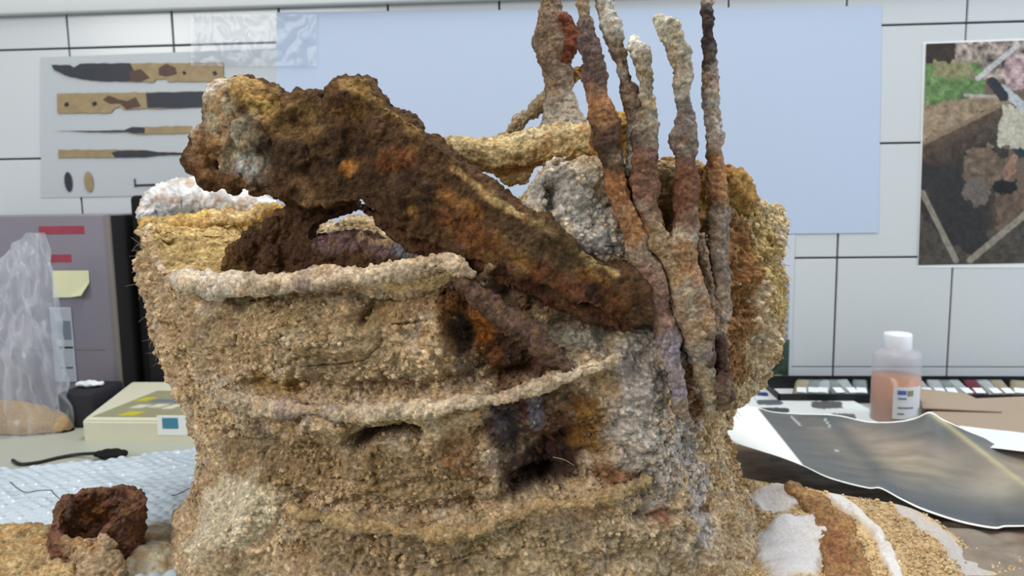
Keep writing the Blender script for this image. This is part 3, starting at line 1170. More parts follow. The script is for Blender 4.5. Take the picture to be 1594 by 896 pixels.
# ---- crosspiece behind the slab
v = Vol()
v.tube([at(*p) for p in [(668, 238, .475), (720, 240, .475), (780, 242, .475), (830, 232, .475), (880, 222, .47), (925, 216, .465)]], [x*.475/F for x in (20, 24, 29, 31, 28, 24)], 20)
v.ball(at(795, 272, .475), 13*.475/F, (1.3, 1, .9))
v.ball(at(810, 268, .475), 14*.475/F)
me = v.skin('cross_bar', .0011, 2)
cl = lambda px, py: at(px, py, .465)
crusted('cross_bar', me, bucket, 0xAE9A70, [([(690, 272), (860, 262)], 13, 0x8B5F3C, .9), ([(795, 280)], 12, 0x8D7E7C, .8), ([(700, 215), (800, 212), (900, 198)], 9, 0xCDBE98, .8), ([(915, 215)], 14, 0x7A5A3A, .6)], 'crust', .0024, 80, .0012, 320, loc=cl, label='pale yellow cross bar behind the slab')


# ---- upright rods
def rod(pts, rad, label, base, zones, dY=None, name='iron_rod', Y0=None):
    P = []
    for px, py in pts:
        if Y0 is not None:
            Y = Y0 if not callable(Y0) else Y0(py)
        else:
            Y = hit(px, max(py, 330))[1]-(dY if dY is not None else .004)
        P.append(at(px, py, Y))
    r = [1.12*x*q[1]/F for x, q in zip(rad, P)]
    me = tube_mesh(name, P, r, 36, .0007)
    V = co_of(me)
    zl = lambda px, py: P[int(np.argmin([abs(py-p[1])+.2*abs(px-p[0]) for p in pts]))]*np.array([0, 1, 0])+at(px, py, P[int(np.argmin([abs(py-p[1]) for p in pts]))][1])*np.array([1, 0, 1])
    zones = [(a_, b_*2.0, c_, min(1, d_*1.15)) for a_, b_, c_, d_ in zones]
    return crusted(name, me, bucket, base, zones, 'rust', .0020, 85, .0008, 300, loc=zl, label=label, wl=.0010, ws=300, seed=int(pts[0][0]) % 13, mott=.28)


RZ = 0x8F7D68
rod([(855, -40), (857, 0), (858, 30), (860, 62), (866, 100), (869, 140), (872, 170), (878, 205), (885, 250)], [10, 13, 20, 27, 23, 20, 27, 35, 36], 'thick knobbly post, leftmost of the uprights', 0x8A7A66,
    [([(860, 30), (862, 90)], 26, 0x6E5C4C, .6), ([(885, 40), (888, 90)], 14, 0x6B3A22, .8), ([(875, 190), (885, 205)], 26, 0xA39B8C, .8)], Y0=.495, name='iron_post')
rod([(876, 30), (887, 42), (890, 62), (885, 84), (880, 95)], [7, 10, 11, 9, 6], 'dark red knob on the post', 0x6A3A25, [], Y0=.488, name='knob')
rod([(782, 215), (800, 200), (820, 178), (850, 158), (880, 130), (905, 108), (925, 96)], [6, 7.5, 8.5, 10, 9, 8, 6], 'thin crooked strut crossing behind the uprights', 0x8F8068, [([(890, 112), (910, 104)], 12, 0x8A6030, .8)], Y0=.505, name='strut')
rod([(903, -40), (905, 0), (910, 30), (915, 60), (922, 95), (928, 130), (934, 165), (942, 200), (950, 245), (962, 300), (985, 360), (1003, 410), (1022, 470), (1040, 530), (1052, 590), (1060, 640)], [8, 9, 11, 12, 14, 14, 14, 17, 17, 15, 17, 18, 17, 15, 12, 7],
    'second upright, running down across the front face', RZ, [([(918, 60), (930, 130)], 16, 0x5E4C48, .8), ([(945, 180), (950, 210)], 22, 0xA0693C, .8), ([(948, 215), (955, 250)], 22, 0x4A362A, .9), ([(965, 290), (985, 350)], 16, 0x94643E, .8), ([(1010, 430), (1030, 500)], 18, 0x856657, .8), ([(1045, 540), (1055, 600)], 16, 0x8F8590, .7)])
rod([(938, -40), (940, 0), (950, 35), (960, 75), (972, 115), (980, 150), (985, 185), (985, 225), (980, 260)], [9, 10, 12, 9, 10, 12, 10, 9, 8], 'third upright, thin and leaning left', 0xA29A8C,
    [([(960, 60), (965, 85)], 10, 0x6E5840, .7), ([(978, 140), (985, 170)], 12, 0x6A5340, .8), ([(945, 10), (955, 40)], 10, 0xBDB8AC, .8)], dY=.002)
rod([(988, 64), (998, 84), (1003, 115), (1005, 150), (1006, 190), (1004, 225), (1002, 260), (1004, 300), (1012, 345), (1030, 385), (1048, 420), (1062, 460), (1076, 500), (1088, 545), (1098, 590), (1106, 630)], [7, 12, 12, 11, 14, 15, 15, 17, 16, 15, 17, 20, 22, 18, 13, 8],
    'fourth upright with a pale blunt tip, shortest of all', 0x9A8D78, [([(990, 62)], 10, 0xD9D3C4, .9), ([(1000, 220), (1003, 245)], 14, 0x4D3C38, .8), ([(1002, 260), (1006, 330)], 18, 0x74503E, .8), ([(1020, 370), (1050, 420)], 16, 0xA07A50, .7), ([(1070, 480), (1080, 510)], 20, 0xA08468, .6), ([(1090, 540)], 14, 0x6E6A70, .7)], dY=.007)
rod([(1030, 30), (1040, 42), (1052, 75), (1060, 110), (1063, 150), (1066, 185), (1065, 215), (1066, 250), (1068, 300), (1068, 345), (1062, 385), (1070, 430), (1084, 475), (1096, 520), (1104, 560)], [9, 14, 15, 12, 10, 12, 17, 16, 15, 16, 16, 18, 20, 16, 8],
    'fifth upright with a swollen bent pale head', 0x9C9382, [([(1032, 34), (1042, 60)], 14, 0xC2BCA4, .9), ([(1055, 80), (1058, 110)], 8, 0x5B4A3A, .7), ([(1064, 180), (1064, 240)], 14, 0x6E625C, .8), ([(1066, 270), (1068, 350)], 20, 0x6E4836, .9), ([(1062, 385), (1066, 410)], 16, 0x9A6A3C, .7), ([(1075, 430), (1090, 500)], 18, 0x9A7050, .7), ([(1098, 530), (1104, 560)], 14, 0x4E3830, .8)], dY=.011)
rod([(1099, -40), (1100, 0), (1102, 45), (1104, 90), (1106, 140), (1108, 190), (1112, 235), (1115, 270), (1118, 320), (1120, 370), (1122, 430), (1126, 490)], [7, 7.5, 8, 9, 9, 11, 12, 14, 15, 14, 12, 8],
    'sixth upright, straight, rightmost', 0x9B8D80, [([(1101, 20), (1103, 90)], 10, 0x3E3436, .9), ([(1108, 170), (1110, 220)], 12, 0xA8A097, .7), ([(1112, 250), (1118, 300)], 16, 0xA06A36, .7), ([(1120, 330), (1122, 420)], 14, 0x6F6255, .7)], dY=.008)
rod([(1090, 370), (1096, 400), (1102, 440), (1112, 490), (1118, 530), (1122, 570), (1124, 610), (1126, 640)], [8, 10, 10, 11, 11, 12, 14, 12], 'short lower rod sunk between the uprights', 0x84705E, [([(1118, 540), (1124, 600)], 16, 0x4A342C, .9)], dY=.008)
# clotted soil round the junction of bar and rods
v = Vol()
for px, py, r, Y in [(968, 205, 24, .442), (980, 245, 24, .442), (985, 300, 26, .440), (1035, 275, 24, .442), (1038, 312, 16, .442), (1092, 285, 22, .445), (1138, 290, 24, .452), (1012, 345, 22, .436), (1095, 340, 20, .442), (945, 215, 24, .446), (1100, 400, 18, .44)]:
    v.ball(at(px, py, Y), r*Y/F, (1, 1, 1.25))
v.tube([at(965, 200, .448), at(985, 280, .448), at(1035, 300, .452), at(1095, 300, .455), at(1140, 310, .46)], [.010, .014, .015, .016, .014])
me = v.skin('soil_clot', .0012, 3)
crusted('soil_clot', me, bucket, 0x9A7844, [([(940, 225, .44), (955, 240, .44)], 20, 0x4B3626, .8), ([(1135, 270, .45), (1140, 310, .45)], 18, 0x9C6A3C, .6), ([(970, 190, .45), (990, 300, .45)], 15, 0xB08448, .6)], 'crust', .0035, 80, .0016, 280, loc=lambda x, y: at(x, y, .45))

# ---- loose crumbs stuck all over the block (far beyond counting)
ico = bmesh.new()
bmesh.ops.create_icosphere(ico, subdivisions=1, radius=1)
IV = np.array([v_.co[:] for v_ in ico.verts])
IF = np.array([[v_.index for v_ in f.verts] for f in ico.faces])
ico.free()
ico = bmesh.new()
bmesh.ops.create_icosphere(ico, subdivisions=0 if False else 1, radius=1)
ico.free()


def crumbs(name, C, R, colr, mat, parent, seed=1, label=None):
    rs = np.random.RandomState(seed)
    n = len(C)
    O = IV[None]*(1+.35*rs.uniform(-1, 1, (n, len(IV), 1)))*rs.uniform(.6, 1.3, (n, 1, 3))*R[:, None, None]
    V = (O+C[:, None, :]).reshape(-1, 3)
    Fc = (IF[None]+(np.arange(n)*len(IV))[:, None, None]).reshape(-1, 3)
    o = link(name, mesh_np(name, V, Fc, np.repeat(colr, len(IV), 0)), mat, parent)
    o['kind'] = 'stuff'
    if label:
        o['label'] = label
    return o


rs = np.random.RandomState(12)
nr1, nr2, nc, nf = BN
row = rs.randint(nr1+10, nr1+nr2-2, 12000)
colm = rs.randint(0, nf, 12000)
idx = row*BNT+colm
dens = fbm(BV[idx], 30, 2, 71)
idx = idx[dens > -.25]
rc = rs.random_sample(len(idx))
tints = np.array([lin(h) for h in (0xB9A27A, 0xA08660, 0xCBBB9C, 0x8B6C46, 0xB08A5A)])
cc = BC[idx]*.5+tints[rs.randint(0, 5, len(idx))]*.5
cc = cc*np.clip(BC[idx].mean(1, keepdims=True)/.22, .25, 1.2)
crumbs('crumbs', BV[idx], .0006+.0018*rc**3, cc, M['crust'], bucket, 2, 'loose soil grains stuck to the crust')

# fine rootlets standing off the edges
rr = random.Random(21)
VV, QQ = [], []
base_i = 0
for k in range(52):
    if k < 26:
        py = rr.uniform(360, 700)
        px = np.interp(py, [q[0] for q in SIL], [q[1] for q in SIL])+rr.uniform(0, 14)
        dx = -1
    elif k < 44:
        py = rr.uniform(320, 660)
        px = np.interp(py, [q[0] for q in SIL], [q[2] for q in SIL])-rr.uniform(0, 14)
        dx = 1
    else:
        px, py = rr.uniform(260, 1180), rr.uniform(470, 860)
        dx = rr.choice((-1, 1))
    p = hit(px, py) if k >= 44 else at(px, py, .54)
    L_ = rr.uniform(.003, .011)
    d = np.array([dx*rr.uniform(.2, 1), -rr.uniform(.2, .8), rr.uniform(-1, .5)])
    d /= np.linalg.norm(d)
    if k >= 44:
        p = p+np.array([0, -.004, 0])
        d = np.array([dx, -.15, rr.uniform(-.8, .6)])
        d /= np.linalg.norm(d)
    q = [p-d*.003, p+d*L_*.4+np.array([0, 0, rr.uniform(-.001, .002)]), p+d*L_+np.array([0, 0, -rr.uniform(0, .004)])]
    V_, Q_, e_, sg, m_ = tube_np(q, [.00022, .0002, .00012], 5, .002, n=7)
    VV.append(V_)
    QQ.append(Q_+base_i)
    base_i += len(V_)
me = mesh_np('rootlets', np.vstack(VV), np.vstack(QQ), np.tile(lin(0x958872), (base_i, 1)))
o = link('rootlets', me, M['plaster'], bucket)
o['kind'] = 'stuff'

# ================================================================== LEFT SIDE
# dark apparatus box by the wall
M['dark_panel'] = plain('purplish_grey_panel', 0x7D7985, 0.4, 0.5, var=.05, scale=8)
M['dark_side'] = plain('dark_side_panel', 0x2A2729, 0.5, 0.4, var=.05)
M['edge'] = plain('grey_edge', 0x76706C, 0.5, 0.4)
M['red'] = plain('dull_red', 0x8E3A4A, 0.5, 0.3, var=.2, scale=60)
M['note'] = plain('pale_yellow_note', 0xD5D5B0, 0.7, 0.2, var=.02)
M['lightpanel'] = plain('light_grey_panel', 0xA6ACB6, 0.5, 0.4, var=.03)
M['screen'] = plain('grey_screen', 0x6E7884, 0.3, 0.5, var=.05)
M['black'] = plain('black_plastic', 0x16161A, 0.45, 0.4, var=.1)
bx = thing('apparatus_box', 'dark grey box with red marks standing against the wall at far left', 'box', tuple(tablep(60, 640)))
YB = .90
p1, p2 = at(-60, 338, YB), at(167, 333, YB)
b = bmesh.new()
box_bm(b, p1[0]-.05, p2[0], YB, YB+.085, 0, p2[2], .002, 2)
link('housing', bm_mesh('housing', b), M['dark_panel'], bx)
b = bmesh.new()
box_bm(b, p2[0]+.0002, p2[0]+.0015, YB+.003, YB+.083, .002, p2[2]-.002, .0004, 1)
link('side_panel', bm_mesh('side_panel', b), M['dark_side'], bx)
b = bmesh.new()
box_bm(b, p2[0]-.0045, p2[0]+.0018, YB-.0012, YB+.004, .001, p2[2]-.001, .0006, 1)
link('edge_strip', bm_mesh('edge_strip', b), M['edge'], bx)


def rect_at(name, x0, y0, x1, y1, Y, t, mat, parent, bev=.0003):
    a, c = at(x0, y0, Y), at(x1, y1, Y)
    b_ = bmesh.new()
    box_bm(b_, a[0], c[0], Y-t, Y+.0001, min(a[2], c[2]), max(a[2], c[2]), bev, 1)
    return link(name, bm_mesh(name, b_), mat, parent)


rect_at('red_mark', 60, 352, 132, 364, YB, .0004, M['red'], bx)
rect_at('red_mark', 78, 396, 112, 408, YB, .0004, M['red'], bx)
rect_at('seam', -40, 543, 165, 545, YB, .0003, M['edge'], bx)
cp_ = rect_at('control_panel', 78, 478, 121, 594, YB, .003, M['lightpanel'], bx, .001)
rect_at('display', 88, 499, 112, 528, YB-.003, .0006, M['screen'], cp_)
rect_at('slot', 92, 539, 114, 542, YB-.003, .0004, M['black'], cp_)
rect_at('slot', 94, 571, 114, 573, YB-.003, .0004, M['black'], cp_)
# sticky note, lower right corner curled
a_, c_ = at(82, 421, YB), at(142, 462, YB)
G = np.zeros((12, 16, 3))
for j in range(12):
    for i in range(16):
        u, t_ = i/15, j/11
        curl = max(0, u+t_-1.45)
        G[j, i] = [a_[0]+(c_[0]-a_[0])*u-curl*.01, YB-.0012-curl*.016-.002*t_*t_, a_[2]+(c_[2]-a_[2])*t_+curl*.006]
tag(link('sticky_note', grid_mesh('sticky_note', G, -.0003, axis=1), M['note']), 'pale yellow sticky note on the front of the dark box', 'note')

# tall black case between the box and the bucket
M['matte_black'] = plain('matte_black', 0x131313, 0.75, 0.2, var=.15)
bc = thing('black_case', 'tall black case standing behind the left side of the bucket', 'case', tuple(tablep(235, 630)))
p1, p2 = at(200, 304, .93), at(330, 304, .93)
b = bmesh.new()
box_bm(b, p1[0], p2[0], .93, .995, 0, p1[2], .006, 4)
link('case_body', bm_mesh('case_body', b, True), M['matte_black'], bc)
b = bmesh.new()
box_bm(b, p1[0]+.012, p2[0]-.012, .9285, .931, .02, p1[2]-.02, .001, 2)
link('front_panel', bm_mesh('front_panel', b), M['black'], bc)

# balance
M['cream'] = plain('cream_plastic', 0xC9C9B4, 0.45, 0.4, var=.03)
M['olive'] = plain('olive_keypad', 0x8E8D72, 0.5, 0.3, var=.06, scale=25)
M['yellow'] = plain('yellow_mark', 0xB7AE3C, 0.5, 0.3)
M['pale_key'] = plain('pale_key', 0xC6C9B8, 0.5, 0.3)
M['teal'] = plain('blue_label', 0x3F7F97, 0.5, 0.3)
bal = thing('laboratory_balance', 'cream laboratory balance with olive keypad beside the bucket at left', 'scale', tuple(tablep(220, 700)))
YF = .775
f0, f1 = at(128, 655, YF), at(345, 655, YF)
zt = f0[2]
zb = at(128, 688, YF)[2]
r0 = at(190, 588, .91)
bm = bmesh.new()
x0, x1 = f0[0], f1[0]
prof_ = [(YF, zb), (YF, zt), (YF+.004, zt+.002), (.895, r0[2]-.002), (.905, r0[2]-.004), (.905, zb)]
sec = []
xb0 = at(160, 600, .9)[0]
for side in (0, 1):
    s_ = []
    for (yy, zz) in prof_:
        xl = x0+(xb0+.012-x0)*max(0, (yy-YF))/.13*.35
        s_.append(bm.verts.new((xl if side == 0 else x1, yy, zz)))
    sec.append(s_)
n = len(prof_)
bm.faces.new(sec[0])
bm.faces.new(list(reversed(sec[1])))
for i in range(n):
    bm.faces.new([sec[0][(i+1) % n], sec[0][i], sec[1][i], sec[1][(i+1) % n]])
bmesh.ops.recalc_face_normals(bm, faces=bm.faces[:])
bmesh.ops.bevel(bm, geom=bm.edges[:], offset=.0018, segments=2, affect='EDGES')
link('balance_body', bm_mesh('balance_body', bm), M['cream'], bal)
sl = (r0[2]-.002-(zt+.002))/(.895-YF-.004)


def on_top(name, u0, u1, v0, v1, mat, lift=.0006, parent=None, skew=.0):
    """small raised pad on the sloping top; u in m from left edge, v in m from front"""
    bm = bmesh.new()
    vs = []
    for (u, v_) in ((u0, v0), (u1, v0), (u1+skew, v1), (u0+skew, v1)):
        vs.append(bm.verts.new((x0+.05*v_/.13+u, YF+.004+v_, zt+.002+sl*v_+lift)))
    lo = [bm.verts.new((q.co.x, q.co.y, q.co.z-lift-.0003)) for q in vs]
    bm.faces.new(vs)
    bm.faces.new(lo[::-1])
    for i in range(4):
        bm.faces.new([vs[(i+1) % 4], vs[i], lo[i], lo[(i+1) % 4]])
    bmesh.ops.recalc_face_normals(bm, faces=bm.faces[:])
    return link(name, bm_mesh(name, bm), mat, parent or bal)


kpad = on_top('keypad_panel', .006, x1-x0-.03, .004, .085, M['olive'], .0008)
on_top('key', .026, .040, .028, .037, M['pale_key'], .0018, kpad, .004)
on_top('key', .046, .060, .030, .039, M['pale_key'], .0018, kpad, .004)
on_top('key', .066, .078, .026, .038, M['pale_key'], .0018, kpad, .004)
on_top('key', .088, .100, .028, .039, M['pale_key'], .0018, kpad, .004)
on_top('yellow_field', .032, .052, .006, .018, M['yellow'], .0012, kpad, .004)
on_top('yellow_field', .010, .024, .050, .062, M['yellow'], .0012, kpad, .004)
on_top('yellow_field', .075, .098, .062, .074, M['yellow'], .0012, kpad, .004)
on_top('dark_strip', .030, .100, .046, .056, M['screen'], .0012, kpad, .004)
zp = zt+.002+sl*.10
ll = rect_at('front_label', 244, 646, 292, 677, YF, .0006, M['paper'], bal)
rect_at('blue_field', 252, 650, 278, 667, YF-.0006, .0004, M['teal'], ll)
for xx in (x0+.02, x1-.02):
    for yy in (YF+.02, .89):
        b = bmesh.new()
        bmesh.ops.create_cone(b, cap_ends=True, segments=16, radius1=.007, radius2=.008, depth=zb, matrix=Matrix.Translation((xx, yy, zb/2)))
        link('foot', bm_mesh('foot', b), M['black'], bal)

# black cable and plug lying before it
cab = thing('power_cable', 'black cable with a flat plug lying on the worktop before the balance', 'cable', tuple(tablep(160, 710)))
P = [tablep(20, 716, .002), tablep(32, 722, .002), tablep(60, 719, .002), tablep(90, 712, .002), tablep(120, 707, .003), tablep(152, 705, .006)]
link('cord', tube_mesh('cord', P, [.0018]*6, 10, .003), M['black'], cab)
v = Vol()
a_ = tablep(150, 708, .006)
for k, (dx, r) in enumerate([(0, .0045), (.008, .007), (.016, .0075), (.024, .006)]):
    v.ball(a_+np.array([dx, .004, 0]), r, (1.1, 1.4, .72))
link('plug', v.skin('plug', .0012, 4), M['matte_black'], cab)
P = [tablep(112, 672, .003), tablep(116, 680, .003), tablep(126, 684, .003), tablep(135, 686, .003)]

# dark pad and small white thing behind the bag
b = bmesh.new()
q = tablep(128, 640)
box_bm(b, at(96, 600, .83)[0], at(150, 600, .83)[0], .82, .885, 0, at(120, 602, .85)[2], .004, 3)
tag(link('dark_pouch', bm_mesh('dark_pouch', b, True), plain('dark_cloth', 0x2A2A30, .8, .2, var=.15, bump=.4)), 'small black pouch between the plastic bag and the balance', 'pouch')
v = Vol()
q = at(138, 597, .85)
v.ball(q, .008, (1.5, 1, .45))
v.ball(q+np.array([-.008, 0, 0]), .006, (1.3, 1, .45))
v.ball(q+np.array([.010, .002, 0]), .006, (1.2, 1, .45))
me = v.skin('crumpled_tissue', .0012, 2)
V = co_of(me)
set_co(me, V+nrm_of(me)*(.0012*fbm(V, 220, 2, 3))[:, None])
tag(link('crumpled_tissue', me, M['paper']), 'crumpled white tissue lying on the small black pouch', 'tissue')

# clear bag of soil
M['bag_film'] = film('bag_film', 0xDDE4EE, 0.90, 0.10, .0)
bag = thing('plastic_bag', 'clear crumpled plastic bag with fine tan soil at the left edge', 'bag', tuple(tablep(40, 706)))
YG = .775
v = Vol()
for px, py, r, s_ in [(-40, 662, 56, (1.3, .6, .95)), (10, 662, 54, (1.3, .6, .9)), (58, 668, 50, (1.05, .6, .9)), (84, 668, 38, (.8, .6, 1)), (96, 688, 28, (.9, .7, .9)), (-60, 665, 56, (1, .6, .9))]:
    v.ball(at(px, py, YG+.035), r*YG/F, s_)
bm_lo = at(0, 707, YG)[2]
me = v.skin('bagged_soil', .002, 4)
V = co_of(me)
V += nrm_of(me)*(.003*fbm(V, 35, 2, 4)+.0006*fbm(V, 300, 2, 5))[:, None]
V[:, 2] = np.maximum(V[:, 2], .0012)
set_co(me, V)
paint(me, np.clip(np.tile(lin(0xA88F6C), (len(V), 1))*(1+.15*fbm(V, 60, 2, 8)[:, None]), 0, 1))
link('bagged_soil', me, M['plaster'], bag)
# film: front and back skins meeting at the top
nu, nv = 90, 110
G = np.zeros((nv+1, 2*nu, 3))
for j in range(nv+1):
    t = j/nv
    pyy = 706+(362-706)*t
    xr = np.interp(t, [0, .05, .25, .6, .85, 1.0], [110, 114, 104, 92, 84, 70])
    xl = np.interp(t, [0, .5, .8, 1.0], [-95, -75, -30, 40])
    thk = np.interp(t, [0, .1, .3, .7, 1], [.030, .036, .034, .016, .002])
    yc = YG+.036+.02*t
    L0, R0 = at(xl, pyy, yc), at(xr, pyy, yc)
    for i in range(2*nu):
        a = 2*math.pi*i/(2*nu)
        u = (1-math.cos(a))/2
        G[j, i] = L0*(1-u)+R0*u
        G[j, i, 1] += -thk*math.sin(a)
Pg = G.reshape(-1, 3)
nn = fbm(Pg*np.array([1.3, 1, .45]), 26, 3, 61)
nn2 = vn(Pg*np.array([1.6, 1, .7])+Pg[:, [2, 0, 1]]*.8, 60, 62)
Pg[:, 1] -= .010*np.abs(nn)-.004+.004*np.abs(nn2)
Pg[:, 0] += .004*nn2
Pg[:, 2] = np.maximum(Pg[:, 2], .0006)
G = Pg.reshape(G.shape)
i = np.arange(nv)[:, None]*(2*nu)
j = np.arange(2*nu)[None, :]
Qf = np.stack([i+j, i+(j+1) % (2*nu), i+2*nu+(j+1) % (2*nu), i+2*nu+j], -1).reshape(-1, 4)
link('bag_film', mesh_np('bag_film', Pg, Qf), M['bag_film'], bag)

# bubble wrap
m_, nt_, b_ = new_mat('bubble_film')
b_.inputs['Base Color'].default_value = (*lin(0xC9D8E4), 1)
b_.inputs['Roughness'].default_value = .22
b_.inputs['Specular IOR Level'].default_value = .7
b_.inputs['Transmission Weight'].default_value = .12
b_.inputs['Subsurface Weight'].default_value = .0
M['bubble'] = m_
nu, nv = 520, 300
X = np.linspace(0, 1, nu)
Yv = np.linspace(.40, .80, nv)
XX, YY = np.meshgrid(X, Yv)
XX = -.64+XX*(np.interp(YY, [.40, .66, .74, .80], [-.262, -.262, -.20, -.165])+.64)
far = np.interp(XX, [-.64, -.5, -.42, -.36, -.32, -.28, -.165], [.668, .675, .697, .735, .775, .79, .80])
tt = (YY-.40)/.40
YY2 = .40+tt*(far-.40)
P = np.stack([XX.ravel(), YY2.ravel(), np.zeros(XX.size)], -1)
hgt = .008+.006*(.5+.5*fbm(P, 14, 2, 4))+.010*np.exp(-((P[:, 0]+.25)/.09)**2-((P[:, 1]-.74)/.06)**2)
ca_, sa_ = math.cos(.42), math.sin(.42)
U_, W_ = P[:, 0]*ca_+P[:, 1]*sa_, -P[:, 0]*sa_+P[:, 1]*ca_
rowk = np.round(W_/.0087)
bxk = (U_-(rowk % 2)*.005)/.010
d = np.hypot((bxk-np.round(bxk))*.010, W_-rowk*.0087)
amp = .25+1.1*(hsh((np.round(bxk)+9999).astype(np.int64), (rowk+9999).astype(np.int64), rowk.astype(np.int64)*0, 3)/4294967295.0)
bub = np.sqrt(np.clip(1-(d/.0038)**2, 0, 1))*.0016*amp
edge = sstep(0, .012, np.minimum(far.ravel()-P[:, 1], .02))
P[:, 2] = .001+hgt*(.3+.7*edge)+bub+.0014*vn(P, 75, 3)+.002*vn(P, 30, 5)
bw = link('bubble_wrap', grid_mesh('bubble_wrap', P.reshape(nv, nu, 3)[:, ::1], .0006), M['bubble'])
tag(bw, 'bluish white bubble wrap spread on the worktop left of the bucket', 'bubble wrap')


# grounded sandy heap, socket and pad in the left foreground
def bwz(x, y):
    return .012


v = Vol()
for px, py, Y, r, s_ in [(-30, 868, .50, 70, (1.5, 1, .8)), (30, 866, .505, 60, (1.4, 1, .85)), (80, 872, .50, 60, (1, 1, .9)), (-30, 900, .455, 74, (1.5, 1, .8)), (40, 900, .455, 66, (1.4, 1, .8)), (100, 905, .455, 60, (1, 1, .8))]:
    v.ball(at(px, py, Y), r*Y/F, s_)
me = v.skin('sand_heap', .0012, 4)
V = co_of(me)
V[:, 2] = np.maximum(V[:, 2], .0105)
set_co(me, V)
h_ = crusted('sand_heap', me, None, 0xA58E66, (), 'crust', .0035, 60, .0012, 300)
tag(h_, 'heap of yellow sandy soil at the lower left corner', 'soil', kind='stuff')

# socket: an open rusty tube, split on its left side
YS = .475
def socket():
    nu, nv, nw = 150, 110, 1
    tl = 1.0
    top = at(156, 778, YS)
    bot = at(148, 960, YS+.004)
    ax = top-bot
    L_ = np.linalg.norm(ax)
    ax /= L_
    sx = np.array([1.0, 0, 0])
    sx -= ax*(sx@ax)
    sx /= np.linalg.norm(sx)
    sy = np.cross(ax, sx)
    R = 70*YS/F
    rows = []
    th = np.linspace(math.radians(-262), math.radians(97.6), nu)
    def edge(a):
        # ragged height of the mouth round the tube
        return 0
    def shell(rr, lift):
        out = []
        for j in range(nv):
            t = j/(nv-1)
            ring = []
            for a in th:
                d_ = math.degrees(a)
                # d: 0 right, -90 towards camera?, see sy
                front = max(0, -math.sin(a)*-1)
                hh = L_*t
                r_ = rr*(.93+.07*t)*(1+.05*math.sin(2*a+1))
                c = bot+ax*hh+sx*r_*math.cos(a)+sy*r_*math.sin(a)*.95
                ring.append(c)
            out.append(ring)
        return np.array(out)
    Og, Ig = shell(R, 0), shell(R*.78, 0)
    # which way is the camera: lower the lip there
    def lower(Gd):
        yrel = (Gd[:, :, 1]-(bot[1]+(top[1]-bot[1])*np.linspace(0, 1, nv)[:, None]))/(R*.95)
        xrel = (Gd[:, :, 0]-(bot[0]+(top[0]-bot[0])*np.linspace(0, 1, nv)[:, None]))/R
        low = .20*sstep(.3, -.9, yrel)*sstep(.8, .35, xrel)+.05*sstep(.2, -.9, xrel)
        t = np.linspace(0, 1, nv)[:, None]
        Gd -= ax[None, None]*(low*t*L_)[:, :, None]
        return Gd
    Og, Ig = lower(Og), lower(Ig)
    V = np.vstack([Og.reshape(-1, 3), Ig.reshape(-1, 3)])
    k = nu*nv
    i = np.arange(nv-1)[:, None]*nu
    j = np.arange(nu-1)[None, :]
    f = np.stack([i+j, i+j+1, i+nu+j+1, i+nu+j], -1).reshape(-1, 4)
    g = f[:, ::-1]+k
    e1 = np.array([[(nv-1)*nu+c, (nv-1)*nu+c+1, (nv-1)*nu+c+1+k, (nv-1)*nu+c+k] for c in range(nu-1)])
    e2 = np.array([[c+1, c, c+k, c+1+k] for c in range(nu-1)])
    e3 = np.array([[r_*nu, (r_+1)*nu, (r_+1)*nu+k, r_*nu+k] for r_ in range(nv-1)])
    e4 = np.array([[(r_+1)*nu+nu-1, r_*nu+nu-1, r_*nu+nu-1+k, (r_+1)*nu+nu-1+k] for r_ in range(nv-1)])
    bm = bmesh.new()
    vs = [bm.verts.new(p) for p in V]
    for q_ in np.vstack([f, g, e1, e2, e3, e4]):
        bm.faces.new([vs[z_] for z_ in q_])
    bmesh.ops.recalc_face_normals(bm, faces=bm.faces[:])
    return bm


sk = thing('iron_socket', 'broken rusty iron socket with open mouth standing at lower left', 'archaeological find', tuple(at(150, 930, YS)*np.array([1, 1, 0])))
vv = Vol()
vv.bm.free()
vv.bm = socket()
me = vv.skin('socket_tube', .001, 2)
SL = lambda px, py: at(px, py, YS-.02)
crusted('socket_tube', me, sk, 0x6B4A3A, [([(120, 830), (150, 880)], 30, 0x9B7F60, .8), ([(140, 800, .49), (165, 810, .49)], 22, 0x8A5522, .9), ([(200, 860), (205, 890)], 20, 0x4A2C28, .7), ([(130, 775, .46)], 14, 0x4E3126, .7)], 'rust', .0022, 90, .0012, 320, loc=SL, label='rust brown tube wall')
v = Vol()
for px, py, r, dy in [(140, 868, 30, -.030), (158, 900, 42, -.034), (122, 905, 38, -.030), (160, 850, 17, -.030), (130, 940, 50, -.034), (118, 865, 16, -.024)]:
    v.ball(at(px, py, YS+dy+.008), r*YS/F, (1, .8, 1.15))
me = v.skin('soil_cake', .001, 3)
crusted('soil_cake', me, sk, 0xA38D70, [([(110, 880), (105, 900)], 16, 0x7B5A4C, .7)], 'crust', .0026, 80, .0014, 300, loc=SL, label='tan soil caked on the front')
# pointed splinter at the mouth's left edge
me = tube_mesh('splinter', [at(108, 806, YS), at(109, 790, YS), at(111, 776, YS), at(112, 768, YS)], [.0034, .003, .002, .0007], 16, .0006)
crusted('splinter', me, sk, 0x5A4236, (), 'rust', .0006, 150, .0004, 400)

